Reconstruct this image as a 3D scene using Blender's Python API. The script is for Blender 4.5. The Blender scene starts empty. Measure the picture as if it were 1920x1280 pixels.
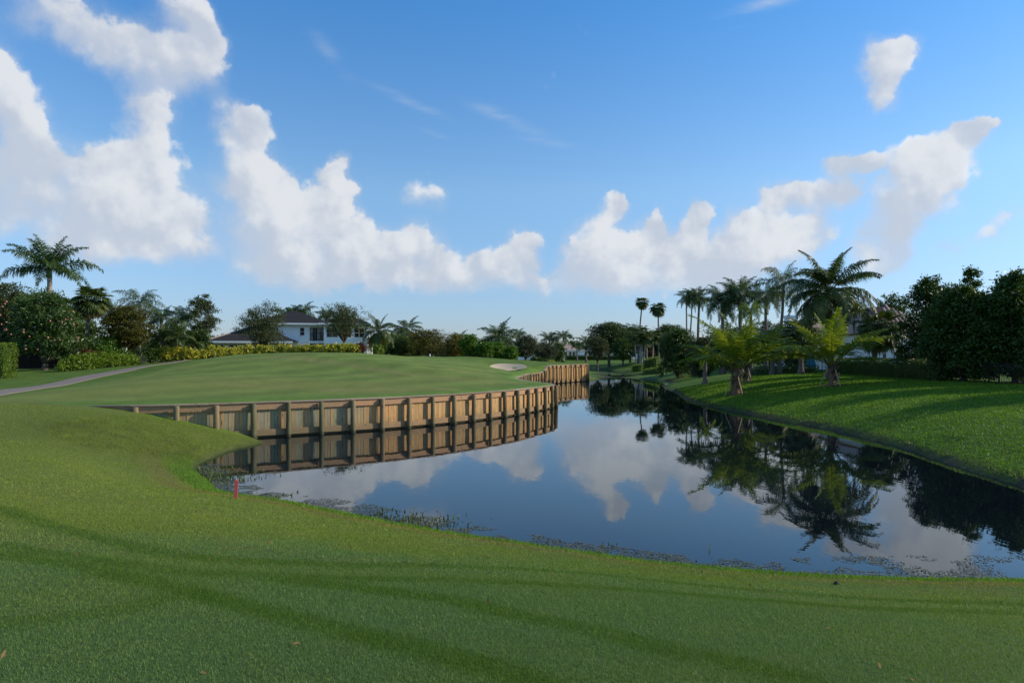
import bpy, math, random
import numpy as np
from mathutils import Vector, Matrix
from mathutils.geometry import delaunay_2d_cdt

R = math.radians
SC = bpy.context.scene
COL = SC.collection
F = 1280.0            # focal length of the photograph in its own pixels (24 mm lens)
EYE = 3.4             # camera height above the water
HZ = 667.0            # row of the horizon

# ------------------------------------------------------------------ camera
cam_data = bpy.data.cameras.new('camera')
cam = bpy.data.objects.new('camera', cam_data)
COL.objects.link(cam)
cam.location = (0, 0, EYE)
cam.rotation_euler = (R(90), 0, 0)
cam_data.sensor_width = 36.0
cam_data.lens = 24.0
cam_data.shift_y = (HZ - 640) / 1920.0
cam_data.clip_start = 0.05
cam_data.clip_end = 20000
SC.camera = cam

# ------------------------------------------------------------------ sun, exposure
SUN_AZ, SUN_EL = 84.0, 27.0          # azimuth from the view direction, to the right
sd = Vector((math.sin(R(SUN_AZ)) * math.cos(R(SUN_EL)), math.cos(R(SUN_AZ)) * math.cos(R(SUN_EL)), math.sin(R(SUN_EL))))
sun_data = bpy.data.lights.new('sun', 'SUN')
sun_data.energy = 5.0
sun_data.angle = R(0.6)
sun_data.color = (1.0, 0.86, 0.66)
sun = bpy.data.objects.new('sun', sun_data)
sun.rotation_euler = sd.to_track_quat('Z', 'Y').to_euler()
sun.location = (60, 10, 60)
COL.objects.link(sun)
SC.view_settings.view_transform = 'Standard'
SC.view_settings.look = 'None'
SC.view_settings.exposure = 0.0
SC.view_settings.gamma = 1.0
SC.view_settings.use_curve_mapping = False
SC.cycles.max_bounces = 7
SC.cycles.diffuse_bounces = 3
SC.cycles.glossy_bounces = 3
SC.cycles.transmission_bounces = 4
SC.cycles.sample_clamp_indirect = 4.0
SC.cycles.use_denoising = True


# ------------------------------------------------------------------ node helpers
class NT:
    def __init__(s, tree):
        s.t = tree

    def n(s, typ, ins=None, **kw):
        nd = s.t.nodes.new(typ)
        for k, v in kw.items():
            setattr(nd, k, v)
        if ins:
            for k, v in ins.items():
                sock = nd.inputs[k]
                if isinstance(v, bpy.types.NodeSocket):
                    s.t.links.new(v, sock)
                else:
                    sock.default_value = v
        return nd

    def m(s, op, a, b=None, c=None, clamp=False):
        ins = {0: a}
        if b is not None: ins[1] = b
        if c is not None: ins[2] = c
        return s.n('ShaderNodeMath', ins, operation=op, use_clamp=clamp).outputs[0]

    def v(s, op, a, b=None, c=None):
        ins = {0: a}
        if b is not None: ins[1] = b
        if c is not None: ins[2] = c
        nd = s.n('ShaderNodeVectorMath', ins, operation=op)
        return nd.outputs['Value'] if op in ('DOT_PRODUCT', 'LENGTH') else nd.outputs[0]

    def mixc(s, f, a, b, mode='MIX'):
        nd = s.t.nodes.new('ShaderNodeMix')
        nd.data_type = 'RGBA'
        nd.blend_type = mode
        for i, val in ((0, f), (6, a), (7, b)):
            if isinstance(val, bpy.types.NodeSocket):
                s.t.links.new(val, nd.inputs[i])
            else:
                nd.inputs[i].default_value = val if i == 0 else (tuple(val) + (1,))[:4]
        return nd.outputs[2]

    def ss(s, x, lo, hi):
        return s.n('ShaderNodeMapRange', {0: x, 1: lo, 2: hi, 3: 0.0, 4: 1.0}, interpolation_type='SMOOTHSTEP').outputs[0]

    def noise(s, vec, scale, detail=4.0, rough=0.5, dist=0.0):
        nd = s.n('ShaderNodeTexNoise', {'Scale': scale, 'Detail': detail, 'Roughness': rough, 'Distortion': dist})
        if vec is not None:
            s.t.links.new(vec, nd.inputs['Vector'])
        return nd

    def link(s, a, b):
        s.t.links.new(a, b)


# ------------------------------------------------------------------ world: sky with clouds, placed by direction
def build_world():
    w = bpy.data.worlds.new('World')
    SC.world = w
    w.use_nodes = True
    w.cycles.sampling_method = 'MANUAL'
    w.cycles.sample_map_resolution = 512
    t = w.node_tree
    t.nodes.clear()
    N = NT(t)
    sky = N.n('ShaderNodeTexSky', sky_type='NISHITA', sun_disc=False, sun_elevation=R(SUN_EL), sun_rotation=R(SUN_AZ),
              air_density=1.0, dust_density=0.35, ozone_density=3.2, altitude=0)
    tc = N.n('ShaderNodeTexCoord')
    d = tc.outputs['Generated']
    sep = N.n('ShaderNodeSeparateXYZ', {0: d})
    az = N.m('ARCTAN2', sep.outputs[0], sep.outputs[1])
    el = N.m('ARCSINE', sep.outputs[2])
    uv = N.n('ShaderNodeCombineXYZ', {0: az, 1: el, 2: 0.0}).outputs[0]
    # billow warp of the cloud outlines
    wn = N.noise(d, 5.0, 3.0, 0.55)
    warp = N.v('MULTIPLY_ADD', wn.outputs['Color'], (0.066, 0.056, 0.0), (-0.033, -0.028, 0.0))
    p = N.v('ADD', uv, warp)
    wn2 = N.noise(d, 20.0, 4.0, 0.62)
    warp2 = N.v('MULTIPLY_ADD', wn2.outputs['Color'], (0.052, 0.052, 0.0), (-0.026, -0.026, 0.0))
    p = N.v('ADD', p, warp2)
    p = N.v('MULTIPLY', p, (1, 1, 0))
    # (px, py, rx, ry, weight) of cloud lumps as seen in the photograph, turned into directions
    B = [(85, 22, 74, 44, .8), (195, 58, 78, 50, .95), (265, 112, 84, 46, .95), (345, 116, 60, 42, .9), (388, 66, 36, 56, .85), (335, 12, 52, 30, .85),
         (2, 150, 36, 60, 1.2), (48, 225, 62, 66, 1.0), (52, 300, 46, 52, .9), (10, 330, 55, 66, 1.0), (5, 410, 36, 40, .6),
         (275, 198, 40, 32, 1.25), (264, 250, 52, 44, 1.0), (235, 305, 74, 40, 1.0), (150, 318, 52, 32, .85), (200, 378, 116, 56, 1.0),
         (290, 395, 92, 56, .9), (140, 425, 70, 44, 1.1), (315, 455, 80, 34, .75), (200, 468, 80, 22, .5),
         (434, 216, 42, 34, 1.1), (444, 268, 50, 42, .9), (466, 322, 66, 40, 1.0), (505, 352, 52, 34, .9),
         (485, 400, 50, 32, .7), (560, 392, 72, 42, 1.0), (620, 402, 40, 36, .9), (565, 450, 104, 56, .95), (500, 482, 66, 34, .5),
         (640, 470, 70, 52, 1.0), (590, 520, 96, 26, .6), (705, 500, 60, 42, .85), (760, 470, 40, 34, .8), (822, 490, 38, 36, .85),
         (634, 334, 26, 26, 1.35), (656, 362, 22, 16, 1.1), (800, 374, 38, 30, .62), (790, 535, 60, 24, .75), (880, 525, 60, 24, .8),
         (955, 490, 44, 30, 1.05), (986, 458, 26, 26, 1.4), (912, 500, 32, 18, 1.0), (1010, 525, 56, 22, .75),
         (1150, 380, 26, 20, 1.4), (1130, 412, 24, 22, .8), (1108, 478, 44, 38, 1.1), (1165, 465, 46, 44, 1.15), (1238, 414, 22, 26, 1.35),
         (1235, 480, 76, 46, 1.0), (1150, 520, 90, 28, .75), (1303, 408, 19, 34, 1.35), (1325, 482, 84, 40, .9), (1270, 528, 96, 22, .65),
         (1385, 420, 38, 40, 1.0), (1452, 366, 27, 24, 1.45), (1497, 371, 20, 16, 1.2), (1435, 442, 62, 40, .9), (1400, 500, 80, 32, .65),
         (1576, 316, 28, 20, 1.45), (1625, 322, 26, 16, 1.3), (1562, 372, 50, 27, .9), (1525, 425, 56, 36, .65), (1500, 475, 60, 28, .5),
         (1705, 318, 36, 28, 1.0), (1758, 302, 54, 34, 1.15), (1828, 258, 34, 20, 1.0), (1855, 240, 20, 10, .8), (1738, 352, 54, 46, 1.0),
         (1685, 400, 50, 52, .85), (1655, 462, 44, 46, .8), (1640, 505, 36, 24, .6), (1888, 412, 40, 20, .6), (1838, 442, 34, 22, .58), (1775, 470, 26, 16, .52),
         (1658, 98, 42, 32, 1.2), (1648, 140, 38, 30, 1.05), (1642, 188, 30, 22, .8)]
    acc = grad = None
    for bi, (px, py, rx, ry, wt) in enumerate(B):
        if bi and bi % 10 == 0:      # keeps the node chain in order so that the shader stays small
            p = N.v('MULTIPLY_ADD', N.n('ShaderNodeCombineXYZ', {0: acc, 1: grad, 2: 0.0}).outputs[0], (1e-7, 1e-7, 0), p)
        u = math.atan((px - 960) / F)
        vv = math.atan((HZ - py) / F * math.cos(u))
        k = math.cos(u)
        sx, sy = 0.92 / (rx * 0.96 * k * k / F), 0.92 / (ry * 0.96 * k / F)
        q = N.v('MULTIPLY_ADD', p, (sx, sy, 0), (-u * sx, -vv * sy, 0))
        r2 = N.v('DOT_PRODUCT', q, q)
        g = N.m('POWER', 0.3679, r2)
        sdv = Vector((0.75, 0.9, 0.0))
        gd = N.v('DOT_PRODUCT', q, sdv)
        if acc is None:
            acc = N.m('MULTIPLY', g, wt)
            grad = N.m('MULTIPLY', gd, N.m('MULTIPLY', g, wt))
        else:
            gw = N.m('MULTIPLY', g, wt)
            acc = N.m('ADD', acc, gw)
            grad = N.m('MULTIPLY_ADD', gd, gw, grad)
    # the same kind of cloud carries on all round outside the picture
    gn = N.noise(N.v('MULTIPLY', d, (1, 1, 2.2)), 3.0, 2.0, 0.5)
    outside = N.m('MAXIMUM', N.ss(N.m('ABSOLUTE', az), 0.66, 0.80), N.ss(el, 0.50, 0.62))
    gen = N.m('MULTIPLY', N.m('MULTIPLY', N.ss(gn.outputs[0], 0.50, 0.70), outside), 1.1)
    acc = N.m('ADD', acc, N.m('MULTIPLY', gen, N.ss(el, 0.03, 0.16)))
    f1 = N.noise(d, 17.0, 6.0, 0.58)
    f2 = N.noise(N.v('ADD', d, tuple(Vector((0.012, 0.0, 0.012)))), 17.0, 3.0, 0.58)
    vor = N.n('ShaderNodeTexVoronoi', {'Vector': N.v('ADD', d, N.v('MULTIPLY', wn2.outputs['Color'], (0.03, 0.03, 0.03))), 'Scale': 26.0}, feature='F1')
    puff = N.m('SUBTRACT', 0.48, vor.outputs['Distance'])
    dens = N.m('ADD', N.m('MULTIPLY', N.m('MINIMUM', acc, 1.35), 1.0), N.m('MULTIPLY_ADD', f1.outputs[0], 1.5, -0.75))
    dens = N.m('MULTIPLY_ADD', puff, 0.34, dens)
    vor2 = N.n('ShaderNodeTexVoronoi', {'Vector': N.v('ADD', d, N.v('MULTIPLY', wn2.outputs['Color'], (0.02, 0.02, 0.02))), 'Scale': 58.0}, feature='F1')
    puff2 = N.m('SUBTRACT', 0.48, vor2.outputs['Distance'])
    dens = N.m('MULTIPLY_ADD', puff2, 0.30, dens)
    soft = N.noise(d, 4.5, 1.0, 0.5)
    dens = N.m('MULTIPLY_ADD', N.m('SUBTRACT', soft.outputs[0], 0.5), 0.6, dens)
    topness = N.ss(grad, -0.30, 0.30)          # crisp sunlit tops, ragged soft bases
    width = N.m('MULTIPLY_ADD', topness, -0.72, 1.06)
    alpha = N.ss(N.m('DIVIDE', N.m('SUBTRACT', dens, 0.36), width), 0.0, 1.0)
    alpha = N.m('MULTIPLY', alpha, 0.80)
    veil = N.m('MULTIPLY', N.ss(N.m('MULTIPLY_ADD', soft.outputs[0], 0.5, acc), 0.36, 1.30), 0.66)   # soft mist round the lumps
    core = N.m('DIVIDE', alpha, N.m('MAXIMUM', N.m('ADD', alpha, veil), 0.001))
    alpha = N.m('SUBTRACT', 1.0, N.m('MULTIPLY', N.m('SUBTRACT', 1.0, alpha), N.m('SUBTRACT', 1.0, veil)))
    # thin cirrus wisps
    cs = N.n('ShaderNodeMapping', {0: uv, 'Rotation': (0, 0, R(16)), 'Scale': (5.0, 34.0, 1.0)})
    cn = N.noise(cs.outputs[0], 1.0, 5.0, 0.62, 0.4)
    cr = N.ss(N.noise(d, 2.3, 1.0, 0.5).outputs[0], 0.52, 0.68)
    strokes = None
    for (px, py, rx, ry, rot, wt) in [(945, 222, 55, 9, 20, .9), (1030, 268, 42, 5, 8, .6), (765, 190, 55, 7, 18, .5), (1425, 14, 62, 12, -12, .9), (620, 105, 40, 12, 45, .35), (810, 250, 26, 4, 15, .4)]:
        u = math.atan((px - 960) / F); vv = math.atan((HZ - py) / F * math.cos(u))
        q = N.v('SUBTRACT', uv, (u, vv, 0))
        ca, sa = math.cos(R(-rot)), math.sin(R(-rot))
        a1 = N.v('DOT_PRODUCT', q, (ca * F / rx, sa * F / rx, 0)); b1 = N.v('DOT_PRODUCT', q, (-sa * F / ry, ca * F / ry, 0))
        g = N.m('MULTIPLY', N.m('POWER', 0.3679, N.m('MULTIPLY_ADD', a1, a1, N.m('MULTIPLY', b1, b1))), wt)
        strokes = g if strokes is None else N.m('ADD', strokes, g)
    cirn = N.ss(cn.outputs[0], 0.35, 0.75)
    strokes = N.m('MULTIPLY', N.m('MULTIPLY', strokes, cirn), 0.75)
    cir = N.m('MULTIPLY', N.m('MULTIPLY', N.ss(cn.outputs[0], 0.60, 0.80), cr), N.m('MULTIPLY', N.ss(el, 0.22, 0.34), 0.40))
    # light and shade inside the clouds: bright towards the sun and the top
    g1 = N.noise(d, 9.0, 3.0, 0.5); g2 = N.noise(N.v('ADD', d, (0.022, 0.0, 0.03)), 9.0, 3.0, 0.5)
    sh = N.m('MULTIPLY_ADD', grad, 0.34, 0.44)
    sh = N.m('ADD', sh, N.m('MULTIPLY', N.m('SUBTRACT', g1.outputs[0], g2.outputs[0]), 2.6))
    sh = N.m('ADD', sh, N.m('MULTIPLY', N.m('SUBTRACT', f1.outputs[0], f2.outputs[0]), 2.0))
    sh = N.m('MULTIPLY_ADD', puff, 0.34, sh)
    sh = N.m('MULTIPLY', N.ss(sh, 0.0, 1.0), N.m('MULTIPLY_ADD', core, 0.85, 0.15))
    ccol = N.mixc(sh, (0.55, 0.605, 0.70), (0.93, 0.925, 0.91))
    # low clouds sink into the pale air near the horizon
    lowf = N.ss(el, 0.0, 0.13)
    alpha = N.m('MULTIPLY', alpha, N.m('MULTIPLY_ADD', lowf, 0.72, 0.28))
    cr_ = N.n('ShaderNodeValToRGB', {0: el})
    ce = cr_.color_ramp.elements
    ce[0].position, ce[0].color = 0.03, (0.66, 0.73, 0.98, 1)
    ce[1].position, ce[1].color = 0.47, (0.55, 1.10, 1.44, 1)
    e2 = ce.new(0.235); e2.color = (1.0, 1.16, 1.22, 1)
    hz = cr_.outputs[0]
    skyc = N.v('MULTIPLY', sky.outputs[0], hz)
    bg_sky = N.n('ShaderNodeBackground', {0: skyc, 1: 0.145})
    bg_c = N.n('ShaderNodeBackground', {0: ccol, 1: 1.0})
    bg_w = N.n('ShaderNodeBackground', {0: (0.62, 0.68, 0.76, 1), 1: 1.0})
    mx0 = N.n('ShaderNodeMixShader', {0: N.m('ADD', N.m('MULTIPLY', cir, outside), strokes, clamp=True), 1: bg_sky.outputs[0], 2: bg_w.outputs[0]})
    mx = N.n('ShaderNodeMixShader', {0: alpha, 1: mx0.outputs[0], 2: bg_c.outputs[0]})
    out = N.n('ShaderNodeOutputWorld')
    N.link(mx.outputs[0], out.inputs[0])


build_world()


# ------------------------------------------------------------------ object helpers
def tag(o, label=None, cat=None, group=None, kind=None):
    if label: o['label'] = label
    if cat: o['category'] = cat
    if group: o['group'] = group
    if kind: o['kind'] = kind
    return o


def empty(name, loc, rz=0.0):
    o = bpy.data.objects.new(name, None)
    o.empty_display_size = 0.3
    o.location = loc
    o.rotation_euler = (0, 0, rz)
    COL.objects.link(o)
    return o


def link_mesh(name, me, parent=None, loc=(0, 0, 0), rot=(0, 0, 0), scale=(1, 1, 1)):
    o = bpy.data.objects.new(name, me)
    COL.objects.link(o)
    o.parent = parent
    o.location = loc
    o.rotation_euler = rot
    o.scale = scale
    return o


def fast_mesh(name, V, Fq, mat=None, smooth=False):
    """mesh from an (n,3) array and an (m,k) array of faces that all have k corners"""
    V = np.asarray(V, dtype=np.float32)
    Fq = np.asarray(Fq, dtype=np.int32)
    me = bpy.data.meshes.new(name)
    me.vertices.add(len(V))
    me.vertices.foreach_set('co', V.ravel())
    m, k = Fq.shape
    me.loops.add(m * k)
    me.loops.foreach_set('vertex_index', Fq.ravel())
    me.polygons.add(m)
    me.polygons.foreach_set('loop_start', np.arange(0, m * k, k, dtype=np.int32))
    me.polygons.foreach_set('loop_total', np.full(m, k, dtype=np.int32))
    if smooth:
        me.polygons.foreach_set('use_smooth', np.ones(m, dtype=bool))
    me.update(calc_edges=True)
    me.validate()
    if mat: me.materials.append(mat)
    return me


class Geo:
    """collects boxes, tubes and faces into one mesh"""
    def __init__(s):
        s.V, s.F, s.n = [], [], 0

    def add(s, V, Fs):
        s.V += [tuple(v) for v in V]
        s.F += [tuple(i + s.n for i in f) for f in Fs]
        s.n += len(V)
        return s

    def box(s, lo, hi, M=None):
        (x0, y0, z0), (x1, y1, z1) = lo, hi
        V = [Vector(c) for c in ((x0, y0, z0), (x1, y0, z0), (x1, y1, z0), (x0, y1, z0), (x0, y0, z1), (x1, y0, z1), (x1, y1, z1), (x0, y1, z1))]
        if M is not None: V = [M @ v for v in V]
        return s.add(V, [(3, 2, 1, 0), (4, 5, 6, 7), (0, 1, 5, 4), (1, 2, 6, 5), (2, 3, 7, 6), (3, 0, 4, 7)])

    def tube(s, pts, rad, n=7, cap=True):
        pts = [Vector(p) for p in pts]
        V, Fs = [], []
        up = Vector((0.13, 0.31, 0.94))
        for i, p in enumerate(pts):
            t = (pts[min(i + 1, len(pts) - 1)] - pts[max(i - 1, 0)]).normalized()
            a = t.cross(up)
            if a.length < 0.05: a = t.cross(Vector((1, 0, 0)))
            a.normalize()
            b = t.cross(a)
            for k in range(n):
                th = 2 * math.pi * k / n
                V.append(p + (a * math.cos(th) + b * math.sin(th)) * rad[i])
        for i in range(len(pts) - 1):
            for k in range(n):
                k2 = (k + 1) % n
                Fs.append((i * n + k, i * n + k2, (i + 1) * n + k2, (i + 1) * n + k))
        if cap:
            Fs.append(tuple(range(n))[::-1])
            Fs.append(tuple((len(pts) - 1) * n + k for k in range(n)))
        return s.add(V, Fs)

    def mesh(s, name, mat=None, smooth=False):
        me = bpy.data.meshes.new(name)
        me.from_pydata(s.V, [], s.F)
        me.update()
        if smooth:
            me.polygons.foreach_set('use_smooth', np.ones(len(me.polygons), dtype=bool))
        if mat: me.materials.append(mat)
        return me

    def obj(s, name, mat, parent=None, smooth=False, **kw):
        return link_mesh(name, s.mesh(name, mat, smooth), parent, **kw)


# ------------------------------------------------------------------ numpy value noise
_rs = np.random.RandomState(5)
_tab = _rs.rand(256, 256)


def vnoise(x, y):
    xi = np.floor(x).astype(int); yi = np.floor(y).astype(int)
    fx = x - xi; fy = y - yi
    fx = fx * fx * (3 - 2 * fx); fy = fy * fy * (3 - 2 * fy)
    g = lambda a, b: _tab[a & 255, b & 255]
    return (g(xi, yi) * (1 - fx) + g(xi + 1, yi) * fx) * (1 - fy) + (g(xi, yi + 1) * (1 - fx) + g(xi + 1, yi + 1) * fx) * fy


def fbm(x, y, o=4):
    a, s, t = 0.5, 0.0, 0.0
    for i in range(o):
        s = s + a * vnoise(x + 17.3 * i, y + 9.1 * i); t += a
        x = x * 2.03; y = y * 2.03; a *= 0.5
    return s / t


def sstep(x, a, b):
    t = np.clip((x - a) / (b - a), 0, 1)
    return t * t * (3 - 2 * t)


# ------------------------------------------------------------------ terrain
def P(px, py, d):
    return ((px - 960) / F * d, d, EYE - (py - HZ) / F * d)


def catmull(pts, step):
    pts = [np.array(p, float) for p in pts]
    out = []
    for i in range(len(pts) - 1):
        p0, p1, p2, p3 = pts[max(i - 1, 0)], pts[i], pts[i + 1], pts[min(i + 2, len(pts) - 1)]
        n = max(2, int(np.linalg.norm(p2 - p1) / step))
        for k in range(n):
            t = k / n
            out.append(0.5 * ((2 * p1) + (-p0 + p2) * t + (2 * p0 - 5 * p1 + 4 * p2 - p3) * t * t + (-p0 + 3 * p1 - 3 * p2 + p3) * t ** 3))
    out.append(pts[-1])
    return np.array(out)


WALL_PTS = [(-17.6, 26.1, 1.5), (-14.6, 26.6, 1.5), (-12.2, 27.5, 1.5), (-9.75, 28.95, 1.5), (-7.3, 30.5, 1.5), (-5.15, 32.2, 1.5), (-3.2, 34.2, 1.5),
            (-1.6, 36.2, 1.5), (0.0, 38.7, 1.5), (1.35, 41.6, 1.5), (2.35, 44.0, 1.5), (2.72, 45.4, 1.5), (2.6, 47.2, 1.5), (1.9, 49.6, 1.5), (1.1, 52.2, 1.5),
            (0.5, 55.5, 1.5), (0.25, 58.9, 1.5), (0.75, 65.2, 1.5), (1.54, 71.5, 1.5), (2.4, 75.6, 1.5), (3.33, 79.0, 1.54), (3.75, 80.2, 1.85), (4.33, 81.5, 2.26), (5.5, 84.2, 2.28),
            (7.0, 86.9, 2.3), (8.4, 89.1, 2.32), (9.8, 91.0, 2.33), (10.1, 92.4, 2.33), (9.2, 94.0, 2.3)]
WALL = catmull(WALL_PTS, 0.25)
seg = np.linalg.norm(np.diff(WALL[:, :2], axis=0), axis=1)
WS = np.concatenate([[0], np.cumsum(seg)])


def wall_at(s):
    x = np.interp(s, WS, WALL[:, 0]); y = np.interp(s, WS, WALL[:, 1]); z = np.interp(s, WS, WALL[:, 2])
    e = 0.3
    tx = np.interp(s + e, WS, WALL[:, 0]) - np.interp(s - e, WS, WALL[:, 0])
    ty = np.interp(s + e, WS, WALL[:, 1]) - np.interp(s - e, WS, WALL[:, 1])
    l = math.hypot(tx, ty)
    return Vector((x, y, z)), Vector((tx / l, ty / l, 0)), Vector((ty / l, -tx / l, 0))   # point, tangent, outward normal


class RBF:
    def __init__(s, pts, smooth=0.0):
        s.c = np.array(pts, float)
        n = len(s.c)
        D = np.linalg.norm(s.c[:, None, :2] - s.c[None, :, :2], axis=2)
        A = np.zeros((n + 3, n + 3))
        A[:n, :n] = D + np.eye(n) * -smooth
        A[:n, n] = 1; A[:n, n + 1:] = s.c[:, :2]
        A[n, :n] = 1; A[n + 1:, :n] = s.c[:, :2].T
        b = np.concatenate([s.c[:, 2], [0, 0, 0]])
        s.w = np.linalg.lstsq(A, b, rcond=None)[0]

    def __call__(s, x, y):
        x = np.asarray(x, float); y = np.asarray(y, float)
        out = np.empty(x.shape).ravel(); xf = x.ravel(); yf = y.ravel()
        for i in range(0, len(xf), 20000):
            xx = xf[i:i + 20000]; yy = yf[i:i + 20000]
            D = np.hypot(xx[:, None] - s.c[None, :, 0], yy[:, None] - s.c[None, :, 1])
            n = len(s.c)
            out[i:i + 20000] = D @ s.w[:n] + s.w[n] + xx * s.w[n + 1] + yy * s.w[n + 2]
        return out.reshape(x.shape)


# raised side: green, mound, left lawn, far gardens
LAND = [tuple(p) for p in WALL[::5]] + [
    (-22, 26, 1.6), (-27, 26, 1.62), (-40, 26, 1.6), (-70, 26, 1.6), (-24, 32, 1.72), P(130, 716, 39), P(240, 696, 48), P(330, 681, 57), P(368, 673.5, 63),
    P(80, 700, 50), P(0, 709, 46), P(60, 695, 55), P(0, 728, 38), (-60, 45, 1.9), (-50, 60, 2.2), (-36, 60, 2.5), (-70, 75, 2.2), (-34, 75, 2.6),
    P(450, 664.5, 57), P(525, 661.5, 60), P(600, 660.5, 61), P(680, 661.5, 62), P(730, 664.5, 68), P(800, 667, 80), P(870, 667.5, 90), P(915, 671, 93), P(960, 675.5, 95), P(1060, 680, 96), P(1020, 678.5, 96), P(840, 680, 64), P(900, 686, 68), P(780, 676, 64),
    P(400, 690, 46), P(300, 710, 38), P(200, 728, 33), P(330, 742, 30), P(480, 735, 32), P(640, 735, 34), P(800, 727, 37.5),
    P(520, 700, 43), P(620, 705, 42), P(600, 683, 50), P(720, 690, 50), P(760, 700, 46), P(840, 690, 56), P(880, 700, 56), P(860, 712, 48), P(930, 712, 50), P(960, 716, 47),
    P(915, 697, 64), P(1000, 688, 77), P(960, 699, 66), P(1040, 683.5, 86),
    (-20, 75, 3.1), (-10, 98, 2.7), (-3, 106, 2.3), (-20, 92, 2.5), (-45, 92, 2.2), (8, 98, 1.9), (0, 105, 1.9), (-30, 110, 2.0), (-80, 110, 2.0), (-5, 130, 2.0), (5, 160, 1.9)]
land = RBF(LAND)

# everything outside the wall: near fairway, lake bed, right bank, far bank
SH_NEAR = [(365, 872), (380, 893), (400, 908), (443, 934), (500, 943), (560, 951), (630, 966), (700, 981), (770, 995), (830, 1006), (910, 1020), (1000, 1032), (1120, 1050), (1250, 1068), (1380, 1080), (1500, 1089), (1700, 1096), (1920, 1099)]
SH_RIGHT = [(1147, 693.5), (1190, 698), (1215, 702), (1232, 712), (1250, 726), (1275, 741), (1300, 752), (1340, 763), (1370, 770), (1400, 775), (1427, 781), (1489, 792), (1552, 802), (1599, 814), (1640, 825), (1677, 834), (1713, 845), (1771, 865), (1830, 885), (1917, 911)]


def water_pt(px, py):
    d = EYE * F / (py - HZ)
    return ((px - 960) / F * d, d)


near = [water_pt(*p) for p in SH_NEAR]
right = [water_pt(*p) for p in SH_RIGHT] + [(13.0, 14.0), (13.2, 10.0), (14.5, 6.0)]
near += [(9.6, 9.6), (11.8, 7.5), (13, 4.0), (13.6, 0.0)]
BASE = [(x, y, 0.0) for x, y in near + right]
for (x, y) in near[2:18]:       # lake bed off the near shore, and the brow above it
    BASE.append((x + 0.5, y + 1.6, -0.55))
for i, (x, y) in enumerate(near):
    if i == 0 or i >= len(near) - 4: continue
    (xa, ya), (xb, yb) = near[i - 1], near[i + 1]
    nx, ny = (yb - ya), -(xb - xa)
    l = math.hypot(nx, ny); nx, ny = nx / l, ny / l
    if ny > 0: nx, ny = -nx, -ny
    BASE.append((x + nx * 0.9, y + ny * 0.9, 0.25))
    BASE.append((x + nx * 2.2, y + ny * 2.2, 0.52))
BASE += [(0, 0, 1.86), (-4, 0, 1.9), (5, 0, 1.72), (0, 3.2, 1.70), (-3, 3.2, 1.74), (3, 3.2, 1.62), (-5, 6, 1.52), (5, 5, 1.12), (1, 6, 1.22), (-2, 7, 1.27), (9, 3, 0.7), (10, 0, 0.9),
         (-9, 3, 1.85), (-10, 8, 1.62), (-14, 0, 2.0), (-14, 12, 1.62), (-8, 11, 1.25), (-9.5, 14, 1.15), (-11.5, 16.5, 1.15), (-13, 19.5, 1.02), (-12.3, 21.5, 0.72), (-11.6, 23.4, 0.42), (-11.0, 25.5, 0.16), (-10.2, 24.6, 0.0), (-9.6, 26.6, 0.0),
         (-14, 22.5, 1.15), (-16, 24, 1.4), (-17, 20, 1.42), (-20, 15, 1.65), (-20, 22, 1.55), (-30, 10, 1.7), (-40, 0, 1.8), (-60, 10, 1.7), (0, -10, 2.0), (-20, -15, 2.0), (20, -15, 1.6), (40, -20, 1.6),
         (-14.6, 26.25, 1.14), (-13.4, 26.75, 0.82), (-12.1, 27.2, 0.44), (-10.9, 27.9, 0.06), (-16.4, 26.0, 1.40), (-17.6, 25.9, 1.49)]
BASE += [(-9.3, 28.6, -0.3), (-7.0, 30.0, -0.7), (-5, 31.6, -0.8), (-3, 33.6, -0.8), (0.4, 38, -0.8), (2.9, 43.8, -0.8), (3.3, 46, -0.8), (2.4, 51, -0.8), (1.2, 57, -0.8), (2, 66, -0.8), (3.4, 75, -0.8), (5, 80, -0.8), (7, 84.5, -0.8), (9.6, 88.5, -0.8), (11, 91.5, -0.7)]
BASE += [(-6.5, 20, -.8), (-6, 25, -.9), (-2, 22, -1), (0, 30, -1), (5, 25, -1), (5, 16, -.8), (9, 18, -1), (9, 30, -1), (8, 40, -1), (8, 55, -1), (8, 70, -1), (12, 60, -.8), (13, 80, -.8), (17, 95, -.8), (18, 120, -.8), (20, 145, -.8), (20.5, 160, -.6), (11.6, 24, -.7), (11.6, 34, -.7), (11.5, 44, -.7), (10.5, 15, -.7)]
BASE += [(10.6, 95, 0), (11.6, 105, 0), (13, 120, 0), (15.5, 145, 0), (17, 165, 0), (19, 172, 0), (22, 172, 0), (9, 97, .7), (9.5, 106, .8), (10.5, 120, .9), (12.5, 145, 1.0), (14, 168, 1.0), (20, 182, 1.1), (26, 180, 1.2), (25, 205, 2.2), (40, 205, 2.3), (10, 205, 2.3), (0, 230, 2.3)]
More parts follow.
